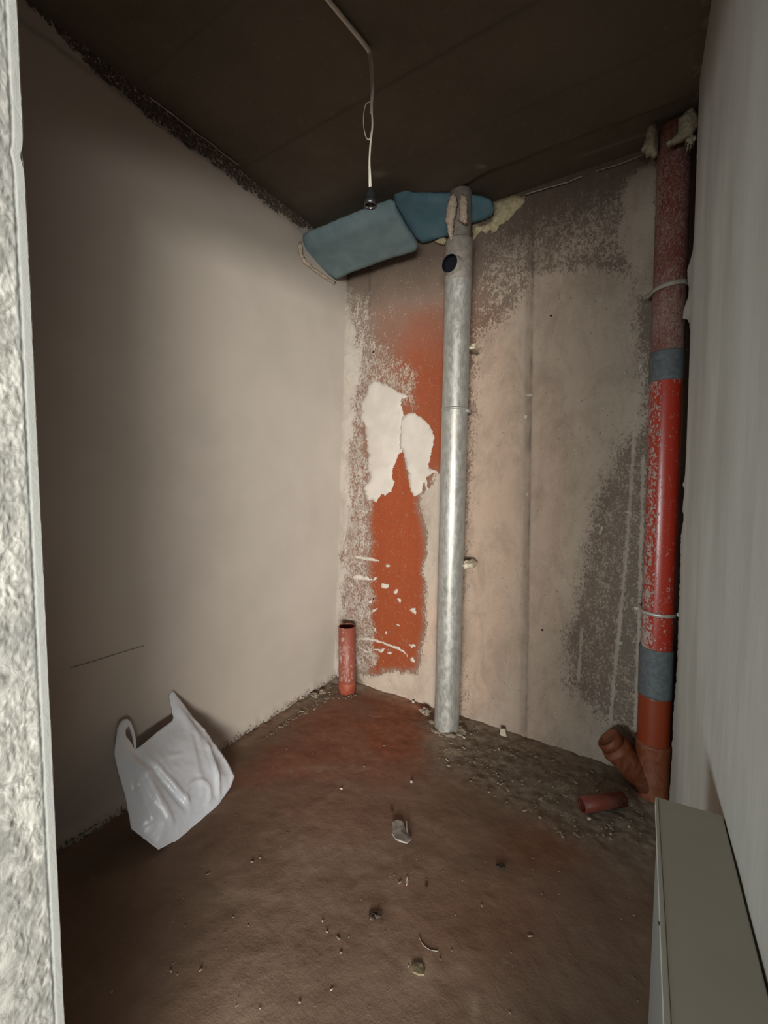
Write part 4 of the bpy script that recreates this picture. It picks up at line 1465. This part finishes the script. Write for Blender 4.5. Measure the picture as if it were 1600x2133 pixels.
# dark little litter
for px, py, s, lab, sd in ((790, 1907, 0.026, 'dark twiggy bit of litter in the foreground of the floor', 31), (1048, 1803, 0.022, 'dark scruffy tuft right of centre on the floor', 32),
                           (1165, 1730, 0.022, 'dark crumbly heap near the red pipe offcut', 33), (815, 1685, 0.009, 'dark speck behind the crumpled grey scrap', 34),
                           (888, 1842, 0.008, 'dark faint tuft right of the lone splinter', 35)):
    p = at(px, py, 'z', 0.004)
    z = floor_z(p[0], p[1])
    bm = bmesh.new()
    random.seed(sd)
    for k in range(4):
        lump(bm, (p[0] + random.uniform(-s, s) * 0.8, p[1] + random.uniform(-s, s) * 0.4 - 0.3 * s * k / 4, z + 0.0015), s * 0.30, k + sd, (1, 1, 0.5), 0.5, 2)
    for k in range(7):
        a = random.uniform(0, 6.28)
        p0 = Vector((p[0] + random.uniform(-s, s) * 0.5, p[1] + random.uniform(-s, s) * 0.4, z + 0.002))
        p1_ = p0 + Vector((math.cos(a), math.sin(a), 0.25)) * s * random.uniform(0.5, 0.9)
        tube(bm, [p0, (p0 + p1_) / 2 + Vector((0, 0, 0.003)), p1_], 0.0006, 5)
    tag(from_bm('litter_tuft', bm, M_LITTER if sd != 33 else M_RUBBLE), lab, 'litter')
# a thin thread
bm = bmesh.new()
pts = []
for px, py in ((872, 1945), (880, 1962), (892, 1973), (905, 1977), (913, 1977)):
    q = at(px, py, 'z', 0.003)
    pts.append((q[0], q[1], floor_z(q[0], q[1]) + 0.001))
tube(bm, spline(pts, 6), 0.0007, 6)
tag(from_bm('thread', bm, M_RIDGE), 'thin curved pale thread on the foreground floor', 'thread')

# upright pale chip leaning on the back wall foot
p = at(1048, 1545, 'z', 0.0)
bm = bmesh.new()
pp = [at(px, py, 'y', 1.985) for px, py in ((1043, 1518), (1051, 1519), (1053, 1530), (1058, 1543), (1055, 1545), (1046, 1538), (1041, 1528))]
a = [bm.verts.new(Vector(q)) for q in pp]
b = [bm.verts.new(Vector(q) + Vector((0.002, 0.007, 0))) for q in pp]
for k in range(len(pp)):
    bm.faces.new([a[k], a[(k + 1) % len(pp)], b[(k + 1) % len(pp)], b[k]])
bm.faces.new(a); bm.faces.new(b[::-1])
tag(from_bm('plaster_chip', bm, M_CHIP, None, False), 'upright pale chip leaning against the foot of the back wall', 'chip')

# rubble lump beside the duct foot
for px, py, s, lab, sd in ((885, 1480, 0.026, 'rough brown mortar lump left of the duct foot', 41), (655, 1447, 0.022, 'knobbly mortar lump at the foot of the left wall', 42),
                           (672, 1438, 0.017, 'smaller mortar lump nearer the stub pipe', 43)):
    p = at(px, py, 'z', 0.012)
    bm = bmesh.new()
    lump(bm, (p[0], p[1], floor_z(p[0], p[1]) + s * 0.35), s, sd, (1.1, 0.8, 0.6), 0.6, 3, 2.2)
    lump(bm, (p[0] + s * 0.7, p[1] - s * 0.3, floor_z(p[0], p[1]) + s * 0.2), s * 0.55, sd + 5, (1.1, 0.8, 0.6), 0.6, 3, 2.2)
    tag(from_bm('mortar_lump', bm, M_RUBBLE, None, False), lab, 'rubble')

# uncountable crumbs
bm = bmesh.new()
random.seed(99)
cnt = 0
KEEP = [(dc(0).x, dc(0).y, 0.09), (sc(0).x, sc(0).y, 0.085), (SX, 1.925, 0.055)] + \
       [((pa.x * (1 - t) + pc.x * t), (pa.y * (1 - t) + pc.y * t), 0.04) for t in (0, 0.25, 0.5, 0.75, 1)] + [(-1.42, 0.75, 0.16), (-1.45, 0.95, 0.16)]
zones = [([(900, 1490), (960, 1490), (1250, 1592), (1340, 1650), (1350, 1760), (1200, 1740), (1010, 1650), (915, 1590)], 420, 0.0038),
         ([(540, 1545), (690, 1425), (745, 1440), (740, 1455), (690, 1455), (590, 1520)], 160, 0.004),
         ([(200, 1780), (700, 1500), (1330, 1760), (1340, 2120), (200, 2120)], 130, 0.0022)]
for poly, k_, s_ in zones:
    xs = [q[0] for q in poly]; ys = [q[1] for q in poly]
    n_ = 0
    while n_ < k_:
        px, py = random.uniform(min(xs), max(xs)), random.uniform(min(ys), max(ys))
        if poly_dist(np.array([px]), np.array([py]), poly)[0] < 0:
            continue
        n_ += 1
        q = at(px, py, 'z', 0.0)
        if q[0] < XL0 + 0.03 or q[1] > 2.01: continue
        if any(math.hypot(q[0] - kx, q[1] - ky) < kr for kx, ky, kr in KEEP): continue
        s = s_ * random.choice((0.5, 0.7, 0.7, 1, 1.0, 1.7))
        v0 = len(bm.verts)
        r_ = bmesh.ops.create_icosphere(bm, subdivisions=1, radius=1)
        a = random.uniform(0, 3.14)
        st = random.uniform(0.8, 2.6)
        z = floor_z(q[0], q[1])
        mi = random.choice((0, 0, 0, 0, 0, 1, 1, 2))
        for v in r_['verts']:
            d = v.co * random.uniform(0.6, 1.15)
            u, w_ = d.x * st, d.y
            v.co = Vector((q[0] + (u * math.cos(a) - w_ * math.sin(a)) * s, q[1] + (u * math.sin(a) + w_ * math.cos(a)) * s, z + 0.3 * s + d.z * s * 0.5))
            for f in v.link_faces:
                f.material_index = mi
cr = from_bm('crumbs', bm, None, None, False)
cr.data.materials.append(M_RUBBLE)
cr.data.materials.append(simple('crumb_grey', (0.20, 0.165, 0.13), (0.28, 0.24, 0.19), rough=0.95))
cr.data.materials.append(simple('crumb_pale', (0.30, 0.25, 0.19), (0.40, 0.34, 0.26), rough=0.95))
tag(cr, 'scattered grey and pale crumbs of rubble all over the floor', 'rubble', kind='stuff')
